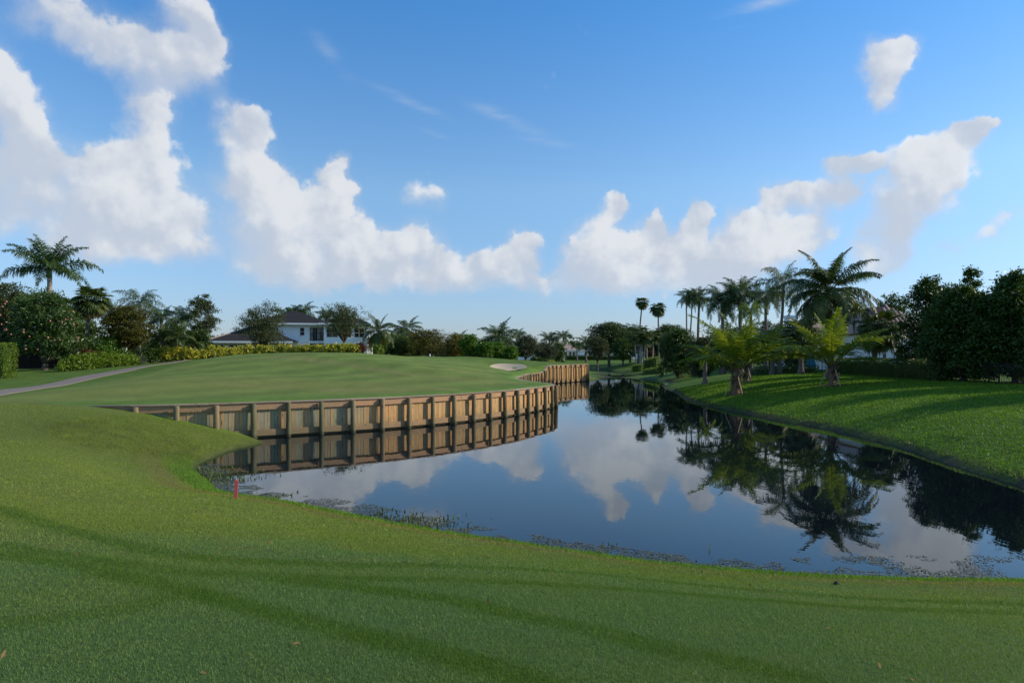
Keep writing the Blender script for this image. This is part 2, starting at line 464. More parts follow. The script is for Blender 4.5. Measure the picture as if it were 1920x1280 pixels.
# right bank: rises from the shore to the hedge line
for (x, y, z) in [(15.2, 17, .48), (15.6, 24, .5), (16.2, 31, .5), (15.8, 38, .52), (15.2, 45, .5), (15.4, 51, .52), (16.4, 58, .55), (19, 74, .6), (23, 97, .65), (27, 124, .8), (27, 160, .9),
                  (18, 18, .95), (18, 26, .98), (18.5, 34, 1.0), (18.5, 42, 1.02), (18, 52, 1.0), (19.5, 60, 1.05), (22, 75, 1.1), (26, 98, 1.2), (30, 124, 1.5),
                  (21, 20, 1.25), (21, 30, 1.27), (21, 45, 1.32), (21.3, 52, 1.38), (22, 60, 1.42), (25, 75, 1.5), (29, 97, 1.6), (34, 124, 1.9),
                  (28, 20, 1.55), (28, 30, 1.58), (29, 40, 1.6), (29, 50, 1.62), (30, 60, 1.66), (33, 75, 1.8), (37, 97, 1.9), (40, 20, 1.7), (40, 50, 1.7), (45, 75, 1.9), (60, 40, 1.8), (50, 120, 2.1), (80, 100, 2.0), (28, 8, 1.5), (22, 4, 1.3), (18, 6, .8), (17, 0, .7), (35, 0, 1.5), (60, 0, 1.7), (45, 165, 2.1), (35, 150, 2.0), (31, 170, 1.7)]:
    BASE.append((x, y, z))
GREEN_POLY = np.vstack([WALL[:, :2], [(6, 96), (-10, 97), (-60, 97), (-140, 97), (-140, 26.1)]])
seam = [(x, 26.1) for x in range(-18, -60, -3)] + [(x, 97) for x in range(4, -60, -4)]
sx = np.array([p[0] for p in seam]); sy = np.array([p[1] for p in seam])
BASE += list(zip(sx, sy, land(sx, sy)))
bx = np.array([0, -20, -40, -70, 0, -30, -60.]); by = np.array([112, 112, 112, 112, 140, 140, 140.])
BASE += list(zip(bx, by, [2.0] * 7))
base = RBF(BASE)


def in_green(x, y):
    px, py = GREEN_POLY[:, 0], GREEN_POLY[:, 1]
    inside = np.zeros(np.shape(x), bool)
    j = len(px) - 1
    for i in range(len(px)):
        c = ((py[i] > y) != (py[j] > y))
        xi = (px[j] - px[i]) * (y - py[i]) / (py[j] - py[i] + 1e-12) + px[i]
        inside ^= c & (x < xi)
        j = i
    return inside


BUNK = P(951, 688.5, 77)


def bunker_r(x, y):
    dx, dy = (x - BUNK[0]), (y - BUNK[1])
    a = np.arctan2(dy, dx)
    return np.hypot(dx / 2.15, dy / 3.3) / (1 + 0.08 * np.sin(3 * a + 1))


def H_raw(x, y, inside):
    far = sstep(np.hypot(x, y), 190, 260)
    zg = land(x, y)
    rb = bunker_r(x, y)
    lv = 2.10 + 0.105 * (y - BUNK[1])
    fl = 1 - sstep(rb, 1.02, 1.45)
    zg = zg * (1 - fl) + lv * fl
    zg = zg - 0.28 * sstep(1.0 - rb, 0.0, 0.55) + 0.10 * np.exp(-((rb - 1.12) / 0.12) ** 2) * (y > BUNK[1])
    wl = np.full(np.shape(x), 9.0)
    nw = (y > 22) & (y < 100) & (np.abs(x) < 26) & inside
    if nw.any(): wl[nw] = poly_dist(x[nw], y[nw], WALL[::4, :2])
    und = 0.55 * (fbm(x * 0.085 + 31, y * 0.085 + 5, 2) - 0.5) + 0.42 * np.exp(-(poly_dist(x, y, [(-17, 55.5), (-9.5, 50), (-3.5, 46.5)]) / 2.3) ** 2) - 0.22 * np.exp(-(((x + 13) / 6) ** 2 + ((y - 44) / 4) ** 2))
    zg = zg + und * sstep(wl, 0.6, 5.0) * (1 - fl) * sstep(x, -30, -22) * (1 - sstep(y, 52, 60))
    zb = base(x, y)
    zb = zb + 0.11 * sstep(zb, -0.01, 0.05) + 0.035 * (fbm(x * 2.3, y * 2.3, 3) - 0.5) * sstep(zb, -0.05, 0.05) * (1 - sstep(zb, .4, .8))
    z = np.where(inside, zg, zb)
    z = z + (fbm(x * 0.25, y * 0.25, 3) - 0.5) * 0.06 * (z > 0.3)
    z = z * (1 - far) + far * 2.2
    return z


def H(x, y):
    x = np.atleast_1d(np.asarray(x, float)); y = np.atleast_1d(np.asarray(y, float))
    return H_raw(x, y, in_green(x, y))


def h1(x, y):
    return float(H(x, y)[0])


def hit(px, py, d0=2.5, d1=140):
    """where the ray through a pixel of the photograph meets the ground"""
    d = np.geomspace(d0, d1, 900)
    x = (px - 960) / F * d
    zr = EYE - (py - HZ) / F * d
    g = np.maximum(H(x, d), 0)
    k = np.argmax(g >= zr)
    return (x[k], d[k])


def poly_dist(x, y, line):
    line = np.asarray(line, float)
    best = np.full(np.shape(x), 1e9)
    for (ax, ay), (bx_, by_) in zip(line[:-1], line[1:]):
        dx, dy = bx_ - ax, by_ - ay
        t = np.clip(((x - ax) * dx + (y - ay) * dy) / (dx * dx + dy * dy + 1e-9), 0, 1)
        best = np.minimum(best, np.hypot(x - ax - t * dx, y - ay - t * dy))
    return best


MOW = [([(0, 952), (75, 980), (200, 1012), (320, 1040), (450, 1052), (650, 1060), (960, 1066), (1110, 1076), (1410, 1106), (1610, 1122), (1910, 1132)], 0.17, 0.55),
       ([(0, 1022), (150, 1046), (350, 1075), (650, 1086), (960, 1092), (1260, 1112), (1600, 1140), (1910, 1150)], 0.15, 0.5),
       ([(0, 1040), (150, 1062), (320, 1100), (475, 1140), (650, 1185), (800, 1220), (950, 1260), (1020, 1285)], 0.15, 0.62),
       ([(520, 1085), (700, 1105), (850, 1125), (960, 1152), (1110, 1180), (1260, 1220), (1410, 1250), (1500, 1276)], 0.16, 0.6),
       ([(0, 1170), (120, 1160), (250, 1140), (350, 1110)], 0.15, 0.4)]
MOWL = [([hit(*p) for p in l], w, s) for l, w, s in MOW]
GLINES = [([hit(*p) for p in l], w, a) for l, w, a in [([(395, 716), (480, 725), (555, 728), (655, 731), (855, 730)], 0.35, .8), ([(520, 668), (580, 674), (655, 684), (755, 701), (855, 710)], 0.6, .55), ([(640, 700), (760, 712), (900, 716), (1000, 717)], 0.4, .35)]]
NEARL = [p for p in near]
RIGHTL = [p for p in right]


def ground_colour(x, y, z):
    """base colour of the turf and soil, by place, with near shade tinted in"""
    n1 = fbm(x * 0.7, y * 0.7, 4); n2 = fbm(x * 3.1 + 40, y * 3.1, 4); n3 = fbm(x * 0.16 + 7, y * 0.16, 3)
    ins = in_green(x, y)
    c = np.empty(np.shape(x) + (3,))
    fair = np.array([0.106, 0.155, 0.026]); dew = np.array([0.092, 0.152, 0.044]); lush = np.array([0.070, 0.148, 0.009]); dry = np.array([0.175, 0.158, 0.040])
    bank = np.array([0.082, 0.158, 0.014]); mud = np.array([0.040, 0.034, 0.026]); lake = np.array([0.014, 0.014, 0.010])
    c[:] = fair
    mixin = lambda c, k, f: c * (1 - f[..., None]) + k * f[..., None]
    c = mixin(c, dew, sstep(n1, 0.35, 0.65) * 0.7)
    c = mixin(c, dry, sstep(n2 * 0.6 + n1 * 0.4, 0.52, 0.75) * 0.35)
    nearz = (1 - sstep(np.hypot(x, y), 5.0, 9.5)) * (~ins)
    c = mixin(c, np.array([0.070, 0.132, 0.040]), nearz * (0.45 + 0.45 * n1))  # dewy near turf, tinted darker and bluer in place of soft tree shade
    warm = sstep(np.hypot(x, y), 7.5, 11) * (1 - sstep(x, -4, 4)) * (~ins)
    c = mixin(c, np.array([0.150, 0.190, 0.024]), warm * (0.25 + 0.6 * n1))
    # mower lines on the near fairway
    dm = np.zeros(np.shape(x))
    nr = (np.hypot(x, y) < 40) & (~ins)
    if nr.any():
        acc = np.zeros(nr.sum())
        for l, w, s in MOWL:
            dd = poly_dist(x[nr], y[nr], l)
            acc = np.maximum(acc, min(1.0, s * 1.25) * (1 - sstep(dd, w * 0.45, w * 1.45)))
        dm[nr] = acc
    c = mixin(c, lush * 0.7, np.clip(dm * (0.7 + 0.6 * n2), 0, 1))
    # brow and slope of the near shore
    sd_ = np.full(np.shape(x), 99.0); sd_[nr] = poly_dist(x[nr], y[nr], NEARL)
    outp = (~ins) & (x < 12)
    brow = np.exp(-((sd_ - 1.25 - 0.5 * (n1 - .5)) / 0.32) ** 2) * outp * sstep(np.hypot(x, y), 8, 11)
    c = mixin(c, dry * 0.85, np.clip(brow * 0.75, 0, 1))
    slope = (1 - sstep(sd_, 0.7, 1.1)) * outp
    c = mixin(c, lush * (0.75 + 0.6 * n2[..., None]), slope * 0.9)
    # the hollow at the left end of the wall: rougher, yellower turf
    hol = np.exp(-(((x + 12.5) / 3.0) ** 2 + ((y - 21.5) / 4.0) ** 2)) * (~ins)
    c = mixin(c, np.array([0.095, 0.125, 0.018]) * (0.6 + 0.8 * n2[..., None]), np.clip(hol * 1.1, 0, .9))
    # putting green: finer, greyer green with faint mowing bands
    gcol = np.array([0.150, 0.222, 0.042])
    band = 0.5 + 0.5 * np.sin((x * 0.80 - y * 0.60 + 1.2 * n3) * 2 * math.pi / 3.4)
    gr = gcol * (0.84 + 0.24 * sstep(band, .2, .8)[..., None]) * (0.88 + 0.24 * n1[..., None])
    hollow = sstep(fbm(x * 0.11 + 3, y * 0.11 + 11, 3), .45, .72)
    gr = mixin(gr, np.array([0.205, 0.220, 0.056]), hollow * 0.65)
    for l, w, a in GLINES:
        gr = mixin(gr, np.array([0.250, 0.235, 0.082]), a * np.exp(-(poly_dist(x, y, l) / w) ** 2) * (0.5 + n2))
    we = np.full(np.shape(x), 9.0)
    nw = ins & (y < 100) & (np.abs(x) < 24)
    if nw.any(): we[nw] = poly_dist(x[nw], y[nw], WALL[::4, :2])
    gr = mixin(gr, np.array([0.105, 0.205, 0.030]) * (0.8 + .4 * n2[..., None]), (1 - sstep(we, 0.9, 2.0)) * .8)
    gr = gr * (0.82 + 0.36 * fbm(x * 1.6 + 9, y * 0.8, 4))[..., None]
    rough = sstep(-22.5 - x - (y - 40) * 0.12, 0, 1.5) + sstep(y, 70, 84)
    gr = mixin(gr, np.array([0.095, 0.165, 0.022]) * (0.7 + .6 * n2[..., None]), np.clip(rough, 0, 1))
    c = np.where(ins[..., None], gr, c)
    # right bank
    rb = sstep(x, 11.5, 13.0) * (~ins) * sstep(y, 5, 12)
    c = mixin(c, bank * (0.75 + 0.5 * n2[..., None]), rb)
    # strip of bare, wet soil along the water and the bed under it
    n4 = fbm(x * 5 + 3, y * 5, 3)
    wet = (1 - sstep(z, 0.08 + 0.04 * rb, 0.15 + 0.10 * rb + 0.16 * (n4 - .5))) * (~ins)
    c = mixin(c, mud * (0.7 + n4[..., None] * 1.3), wet * (0.3 + 0.6 * rb * sstep(n2, .3, .6)))
    c = mixin(c, lake, (1 - sstep(z, -0.08, 0.02)) * (~ins))
    return np.clip(c, 0, 1)


def set_colour(me, c):
    a = me.attributes.new('tint', 'FLOAT_COLOR', 'POINT')
    a.data.foreach_set('color', np.concatenate([c, np.ones((len(c), 1))], axis=1).astype(np.float32).ravel())


# ------------------------------------------------------------------ materials
def new_mat(name):
    m = bpy.data.materials.new(name)
    m.use_nodes = True
    m.node_tree.nodes.clear()
    N = NT(m.node_tree)
    out = N.n('ShaderNodeOutputMaterial')
    return m, N, out


def simple(name, col, rough=0.7, var=0.25, scale=3.0, spec=0.3, bump=0.0, bscale=30.0, metal=0.0):
    m, N, out = new_mat(name)
    tc = N.n('ShaderNodeTexCoord')
    nz = N.noise(tc.outputs['Object'], scale, 5.0, 0.6)
    oi = N.n('ShaderNodeObjectInfo')
    f = N.m('ADD', N.m('MULTIPLY', nz.outputs[0], var * 2), N.m('MULTIPLY_ADD', oi.outputs['Random'], var * 0.6, 1 - var * 1.3))
    c = N.v('SCALE', tuple(col[:3]))
    sc = c.node; N.link(f, sc.inputs['Scale'])
    b = N.n('ShaderNodeBsdfPrincipled', {'Base Color': c, 'Roughness': rough, 'Specular IOR Level': spec, 'Metallic': metal})
    if bump > 0:
        bn = N.noise(tc.outputs['Object'], bscale, 4.0, 0.6)
        bp = N.n('ShaderNodeBump', {'Strength': bump, 'Distance': 0.02, 'Height': bn.outputs[0]})
        N.link(bp.outputs[0], b.inputs['Normal'])
    N.link(b.outputs[0], out.inputs[0])
    return m


def leaf_mat(name, ca, cb, trans=0.3, rough=0.45, spec=0.35, cc=None, island=True, nscale=0.7):
    m, N, out = new_mat(name)
    tc = N.n('ShaderNodeTexCoord')
    geo = N.n('ShaderNodeNewGeometry')
    oi = N.n('ShaderNodeObjectInfo')
    nz = N.noise(tc.outputs['Object'], nscale, 3.0, 0.6)
    r = geo.outputs['Random Per Island'] if island else oi.outputs['Random']
    f = N.m('ADD', N.m('MULTIPLY', nz.outputs[0], 0.8), N.m('MULTIPLY', r, 0.55), clamp=False)
    f = N.m('SUBTRACT', f, 0.18, clamp=True)
    c = N.mixc(f, ca, cb)
    if cc is not None:
        c = N.mixc(N.m('GREATER_THAN', r, 0.93), c, cc)
    b = N.n('ShaderNodeBsdfPrincipled', {'Base Color': c, 'Roughness': rough, 'Specular IOR Level': spec})
    tcol = N.v('MULTIPLY', c, (1.25, 1.25, 0.6))
    tr = N.n('ShaderNodeBsdfTranslucent', {0: tcol})
    mx = N.n('ShaderNodeMixShader', {0: trans, 1: b.outputs[0], 2: tr.outputs[0]})
    N.link(mx.outputs[0], out.inputs[0])
    return m


def ground_mat():
    m, N, out = new_mat('turf')
    geo = N.n('ShaderNodeNewGeometry')
    at = N.n('ShaderNodeAttribute', attribute_name='tint')
    p = geo.outputs['Position']
    n1 = N.noise(p, 26.0, 4.0, 0.7)
    n2 = N.noise(p, 5.0, 4.0, 0.6)
    n3 = N.noise(N.v('MULTIPLY', p, (1, 1, 0.2)), 90.0, 3.0, 0.7)
    f = N.m('MULTIPLY_ADD', n1.outputs[0], 0.75, 0.32)
    f = N.m('ADD', f, N.m('MULTIPLY_ADD', n2.outputs[0], 0.45, -0.10))
    f = N.m('ADD', f, N.m('MULTIPLY_ADD', n3.outputs[0], 0.5, -0.25))
    c = N.v('SCALE', at.outputs['Color']); N.link(f, c.node.inputs['Scale'])
    dry = N.mixc(N.m('MULTIPLY', N.ss(n2.outputs[0], 0.56, 0.75), 0.25), c, (0.13, 0.125, 0.04))
    b = N.n('ShaderNodeBsdfPrincipled', {'Base Color': dry, 'Roughness': 0.85, 'Specular IOR Level': 0.15})
    hgt = N.m('ADD', N.m('MULTIPLY', n1.outputs[0], 1.0), N.m('MULTIPLY', n3.outputs[0], 0.6))
    bp = N.n('ShaderNodeBump', {'Strength': 0.6, 'Distance': 0.05, 'Height': hgt})
    N.link(bp.outputs[0], b.inputs['Normal'])
    N.link(b.outputs[0], out.inputs[0])
    return m


def blade_mat():
    m, N, out = new_mat('grass_blade')
    at = N.n('ShaderNodeAttribute', attribute_name='tint')
    geo = N.n('ShaderNodeNewGeometry')
    f = N.m('MULTIPLY_ADD', geo.outputs['Random Per Island'], 0.6, 0.86)
    c = N.v('SCALE', at.outputs['Color']); N.link(f, c.node.inputs['Scale'])
    b = N.n('ShaderNodeBsdfPrincipled', {'Base Color': c, 'Roughness': 0.55, 'Specular IOR Level': 0.16})
    tr = N.n('ShaderNodeBsdfTranslucent', {0: N.v('MULTIPLY', c, (1.2, 1.2, .6))})
    mx = N.n('ShaderNodeMixShader', {0: 0.32, 1: b.outputs[0], 2: tr.outputs[0]})
    N.link(mx.outputs[0], out.inputs[0])
    return m


def water_mat():
    m, N, out = new_mat('lake_water')
    geo = N.n('ShaderNodeNewGeometry')
    n1 = N.noise(N.v('MULTIPLY', geo.outputs['Position'], (1.0, 0.35, 1.0)), 1.6, 3.0, 0.5)
    n2 = N.noise(N.v('MULTIPLY', geo.outputs['Position'], (1.0, 0.5, 1.0)), 9.0, 2.0, 0.5)
    h = N.m('MULTIPLY_ADD', n2.outputs[0], 0.12, n1.outputs[0])
    bp = N.n('ShaderNodeBump', {'Strength': 0.05, 'Distance': 0.05, 'Height': h})
    body = N.n('ShaderNodeBsdfDiffuse', {0: (0.004, 0.007, 0.010, 1)})
    refl = N.n('ShaderNodeBsdfGlossy', {'Color': (0.90, 0.96, 1.0, 1), 'Roughness': 0.008, 'Normal': bp.outputs[0]})
    fr = N.n('ShaderNodeFresnel', {'IOR': 1.38, 'Normal': bp.outputs[0]})
    mx = N.n('ShaderNodeMixShader', {0: fr.outputs[0], 1: body.outputs[0], 2: refl.outputs[0]})
    N.link(mx.outputs[0], out.inputs[0])
    return m


def wood_mat(name, ramp, rough=0.75, grain=(14, 14, 1.3), wetz=0.09, axis_along=False, side=0.0):
    m, N, out = new_mat(name)
    geo = N.n('ShaderNodeNewGeometry')
    oi = N.n('ShaderNodeObjectInfo')
    tc = N.n('ShaderNodeTexCoord')
    sep = N.n('ShaderNodeSeparateXYZ', {0: geo.outputs['Position']})
    off = N.v('SCALE', (37.0, 11.0, 53.0)); N.link(oi.outputs['Random'], off.node.inputs['Scale'])
    p = N.v('ADD', N.v('MULTIPLY', tc.outputs['Object'], grain), off)
    g = N.noise(p, 2.0, 5.0, 0.65, 0.6)
    blot = N.noise(N.v('ADD', geo.outputs['Position'], off), 2.2, 3.0, 0.6)
    # boards at the left, damper end of the wall are greener and greyer than those along the sunny bend
    along = N.ss(sep.outputs[0], -8.2, -5.6)
    if side: r0 = N.m('ADD', N.m('MULTIPLY_ADD', oi.outputs['Random'], 0.45, 0.16), N.m('MULTIPLY', along, 0.36))
    else: r0 = oi.outputs['Random']
    r = N.m('ADD', r0, N.m('MULTIPLY_ADD', blot.outputs[0], 0.3, -0.15), clamp=True)
    cr = N.n('ShaderNodeValToRGB', {0: r})
    e = cr.color_ramp.elements
    while len(e) < len(ramp): e.new(0.5)
    for i, (pos, c) in enumerate(ramp):
        e[i].position = pos; e[i].color = (c[0], c[1], c[2], 1)
    f = N.m('MULTIPLY_ADD', g.outputs[0], 1.1, 0.42)
    c = N.v('SCALE', cr.outputs[0]); N.link(f, c.node.inputs['Scale'])
    knot = N.n('ShaderNodeTexVoronoi', {'Vector': N.v('ADD', N.v('MULTIPLY', tc.outputs['Object'], (6, 6, 2.2)), off), 'Scale': 1.0})
    c = N.mixc(N.m('MULTIPLY', N.m('LESS_THAN', knot.outputs['Distance'], 0.13), 0.75), c, (0.035, 0.018, 0.008))
    wet = N.m('SUBTRACT', 1.0, N.ss(N.m('ADD', sep.outputs[2], N.m('MULTIPLY_ADD', blot.outputs[0], 0.12, -0.06)), wetz - 0.05, wetz + 0.05))
    c = N.mixc(N.m('MULTIPLY', wet, 0.86), c, (0.018, 0.016, 0.011))
    algae = N.m('SUBTRACT', 1.0, N.ss(N.m('ADD', sep.outputs[2], N.m('MULTIPLY_ADD', blot.outputs[0], 0.9, -0.45)), 0.12, 0.75))
    c = N.mixc(N.m('MULTIPLY', algae, 0.42), c, (0.075, 0.085, 0.04))
    b = N.n('ShaderNodeBsdfPrincipled', {'Base Color': c, 'Roughness': rough, 'Specular IOR Level': 0.2})
    bp = N.n('ShaderNodeBump', {'Strength': 0.5, 'Distance': 0.012, 'Height': g.outputs[0]})
    N.link(bp.outputs[0], b.inputs['Normal'])
    N.link(b.outputs[0], out.inputs[0])
    return m


def bark_mat(name, col, ring=0.0, scale=6.0):
    m, N, out = new_mat(name)
    tc = N.n('ShaderNodeTexCoord')
    nz = N.noise(N.v('MULTIPLY', tc.outputs['Object'], (3, 3, 0.8)), scale, 5.0, 0.65)
    f = N.m('MULTIPLY_ADD', nz.outputs[0], 1.3, 0.35)
    if ring:
        wv = N.n('ShaderNodeTexWave', {'Vector': tc.outputs['Object'], 'Scale': ring, 'Distortion': 1.5, 'Detail': 2.0}, bands_direction='Z')
        f = N.m('MULTIPLY', f, N.m('MULTIPLY_ADD', wv.outputs['Fac'], 0.5, 0.7))
    c = N.v('SCALE', tuple(col)); N.link(f, c.node.inputs['Scale'])
    b = N.n('ShaderNodeBsdfPrincipled', {'Base Color': c, 'Roughness': 0.9, 'Specular IOR Level': 0.1})
    bp = N.n('ShaderNodeBump', {'Strength': 0.7, 'Distance': 0.03, 'Height': f})
    N.link(bp.outputs[0], b.inputs['Normal'])
    N.link(b.outputs[0], out.inputs[0])
    return m


M = {}
M['turf'] = ground_mat()
M['blade'] = blade_mat()
M['water'] = water_mat()
M['plank'] = wood_mat('weathered_plank', [(0.0, (0.19, 0.18, 0.11)), (0.2, (0.25, 0.26, 0.155)), (0.35, (0.27, 0.24, 0.17)), (0.5, (0.36, 0.25, 0.12)), (0.72, (0.44, 0.26, 0.11)), (0.9, (0.50, 0.31, 0.14)), (1.0, (0.55, 0.20, 0.06))], side=1.0)
M['beam'] = wood_mat('wale_timber', [(0.0, (0.22, 0.17, 0.10)), (0.5, (0.33, 0.21, 0.12)), (1.0, (0.42, 0.24, 0.13))], grain=(2, 14, 14), wetz=0.05, side=1.0)
M['post'] = wood_mat('pile_timber', [(0.0, (0.12, 0.115, 0.062)), (0.5, (0.17, 0.14, 0.075)), (1.0, (0.24, 0.17, 0.09))], grain=(9, 9, 1.0), wetz=0.12)
M['cap'] = wood_mat('cap_timber', [(0.0, (0.20, 0.165, 0.125)), (0.5, (0.27, 0.22, 0.165)), (1.0, (0.34, 0.28, 0.21))], grain=(2, 14, 14), wetz=-5)
M['sand'] = simple('sand', (0.46, 0.38, 0.27), 0.95, 0.12, 4.0, 0.1, 0.5, 14.0)
M['concrete'] = simple('path_concrete', (0.205, 0.172, 0.15), 0.9, 0.22, 0.8, 0.15, 0.3, 20.0)
M['white'] = simple('white_stucco', (0.88, 0.88, 0.88), 0.85, 0.05, 1.0, 0.2)
M['trim'] = simple('white_trim', (0.80, 0.80, 0.79), 0.6, 0.04, 1.0, 0.3)
M['cream'] = simple('cream_stucco', (0.62, 0.56, 0.48), 0.85, 0.06, 1.0, 0.2)
M['slate'] = simple('dark_roof_tile', (0.050, 0.046, 0.048), 0.8, 0.3, 3.0, 0.2, 0.3, 8)
M['redtile'] = simple('red_roof_tile', (0.30, 0.15, 0.10), 0.85, 0.3, 2.0, 0.2)
M['pinktile'] = simple('pale_roof_tile', (0.42, 0.31, 0.26), 0.85, 0.2, 1.5, 0.2)
M['greytile'] = simple('grey_roof_tile', (0.28, 0.25, 0.24), 0.85, 0.2, 1.5, 0.2)
M['dark'] = simple('dark_opening', (0.012, 0.013, 0.015), 0.35, 0.1, 1.0, 0.5)
M['glass'] = simple('window_glass', (0.015, 0.020, 0.026), 0.08, 0.1, 1.0, 0.6)
M['metal'] = simple('black_metal', (0.012, 0.012, 0.013), 0.5, 0.1, 1.0, 0.4)
M['red'] = simple('red_paint', (0.46, 0.085, 0.075), 0.55, 0.12, 6.0, 0.3)
M['teal'] = simple('teal_canvas', (0.03, 0.26, 0.36), 0.8, 0.15, 3.0, 0.1)
M['stake'] = simple('stake_lumber', (0.36, 0.28, 0.20), 0.85, 0.25, 8.0, 0.15)
M['mulch'] = simple('mulch', (0.075, 0.050, 0.038), 0.95, 0.4, 14.0, 0.05, 0.8, 30.0)
M['fence'] = simple('dark_wood_fence', (0.035, 0.028, 0.024), 0.85, 0.25, 3.0, 0.1)
M['fruit'] = simple('fruit_skin', (0.36, 0.15, 0.12), 0.5, 0.25, 3.0, 0.3)
M['marker'] = simple('white_paint', (0.8, 0.8, 0.78), 0.5, 0.05, 3.0, 0.3)
M['bark'] = bark_mat('grey_bark', (0.10, 0.085, 0.066))
M['barkdark'] = bark_mat('dark_bark', (0.055, 0.045, 0.036))
M['palmbark'] = bark_mat('palm_bark', (0.17, 0.145, 0.12), ring=4.0)
M['palmpale'] = bark_mat('pale_palm_bark', (0.30, 0.275, 0.245), ring=2.0)
M['palmboot'] = bark_mat('young_palm_bark', (0.17, 0.115, 0.075), ring=3.0)
M['shaft'] = simple('green_crownshaft', (0.10, 0.17, 0.055), 0.45, 0.2, 2.0, 0.4)
M['petiole'] = simple('palm_stalk', (0.19, 0.17, 0.035), 0.5, 0.2, 3.0, 0.3)
M['f_coco'] = leaf_mat('coconut_leaf', (0.038, 0.072, 0.014), (0.095, 0.125, 0.025), 0.30, 0.42, 0.4, island=False, nscale=0.5)
M['f_young'] = leaf_mat('young_coconut_leaf', (0.095, 0.165, 0.016), (0.230, 0.270, 0.028), 0.45, 0.45, 0.3, island=False, nscale=0.6)
M['f_royal'] = leaf_mat('royal_leaf', (0.030, 0.070, 0.017), (0.080, 0.130, 0.027), 0.28, 0.45, 0.35, island=False)
M['f_bright'] = leaf_mat('bright_palm_leaf', (0.085, 0.155, 0.020), (0.17, 0.23, 0.035), 0.40, 0.45, 0.3, island=False)
M['f_queen'] = leaf_mat('queen_leaf', (0.050, 0.085, 0.026), (0.095, 0.130, 0.040), 0.30, 0.5, 0.3, island=False)
M['f_fan'] = leaf_mat('fan_leaf', (0.044, 0.078, 0.018), (0.11, 0.135, 0.032), 0.28, 0.5, 0.3, island=False)
M['f_dead'] = leaf_mat('dead_leaf', (0.16, 0.105, 0.045), (0.27, 0.185, 0.08), 0.2, 0.8, 0.1, island=False)
M['l_mango'] = leaf_mat('mango_leaf', (0.024, 0.062, 0.013), (0.085, 0.145, 0.028), 0.22, 0.38, 0.45)
M['l_oak'] = leaf_mat('oak_leaf', (0.034, 0.052, 0.018), (0.090, 0.112, 0.036), 0.2, 0.55, 0.25)
M['l_grey'] = leaf_mat('grey_green_leaf', (0.045, 0.058, 0.036), (0.090, 0.105, 0.058), 0.2, 0.6, 0.2)
M['l_olive'] = leaf_mat('olive_leaf', (0.040, 0.048, 0.006), (0.120, 0.115, 0.014), 0.25, 0.5, 0.25)
M['l_dark'] = leaf_mat('dark_leaf', (0.022, 0.055, 0.009), (0.075, 0.135, 0.018), 0.25, 0.45, 0.35)
M['l_rain'] = leaf_mat('rain_tree_leaf', (0.025, 0.052, 0.014), (0.075, 0.110, 0.026), 0.28, 0.5, 0.25)
M['l_bright'] = leaf_mat('bright_leaf', (0.055, 0.130, 0.012), (0.125, 0.235, 0.024), 0.30, 0.42, 0.35)
M['l_yellow'] = leaf_mat('yellow_green_leaf', (0.10, 0.11, 0.020), (0.17, 0.145, 0.028), 0.3, 0.5, 0.25)
M['l_croton'] = leaf_mat('croton_leaf', (0.14, 0.19, 0.016), (0.62, 0.56, 0.075), 0.25, 0.42, 0.35, nscale=3.0)
M['l_hedge'] = leaf_mat('hedge_leaf', (0.065, 0.135, 0.010), (0.190, 0.260, 0.020), 0.3, 0.45, 0.3)
M['l_dhedge'] = leaf_mat('dark_hedge_leaf', (0.022, 0.055, 0.008), (0.075, 0.125, 0.016), 0.28, 0.45, 0.3)
M['l_red'] = leaf_mat('red_leaf', (0.05, 0.020, 0.012), (0.15, 0.040, 0.022), 0.25, 0.45, 0.3)
M['weed'] = leaf_mat('water_weed', (0.040, 0.075, 0.012), (0.11, 0.14, 0.028), 0.3, 0.5, 0.3)
M['pad'] = leaf_mat('floating_leaf', (0.045, 0.055, 0.030), (0.15, 0.155, 0.10), 0.0, 0.5, 0.3)


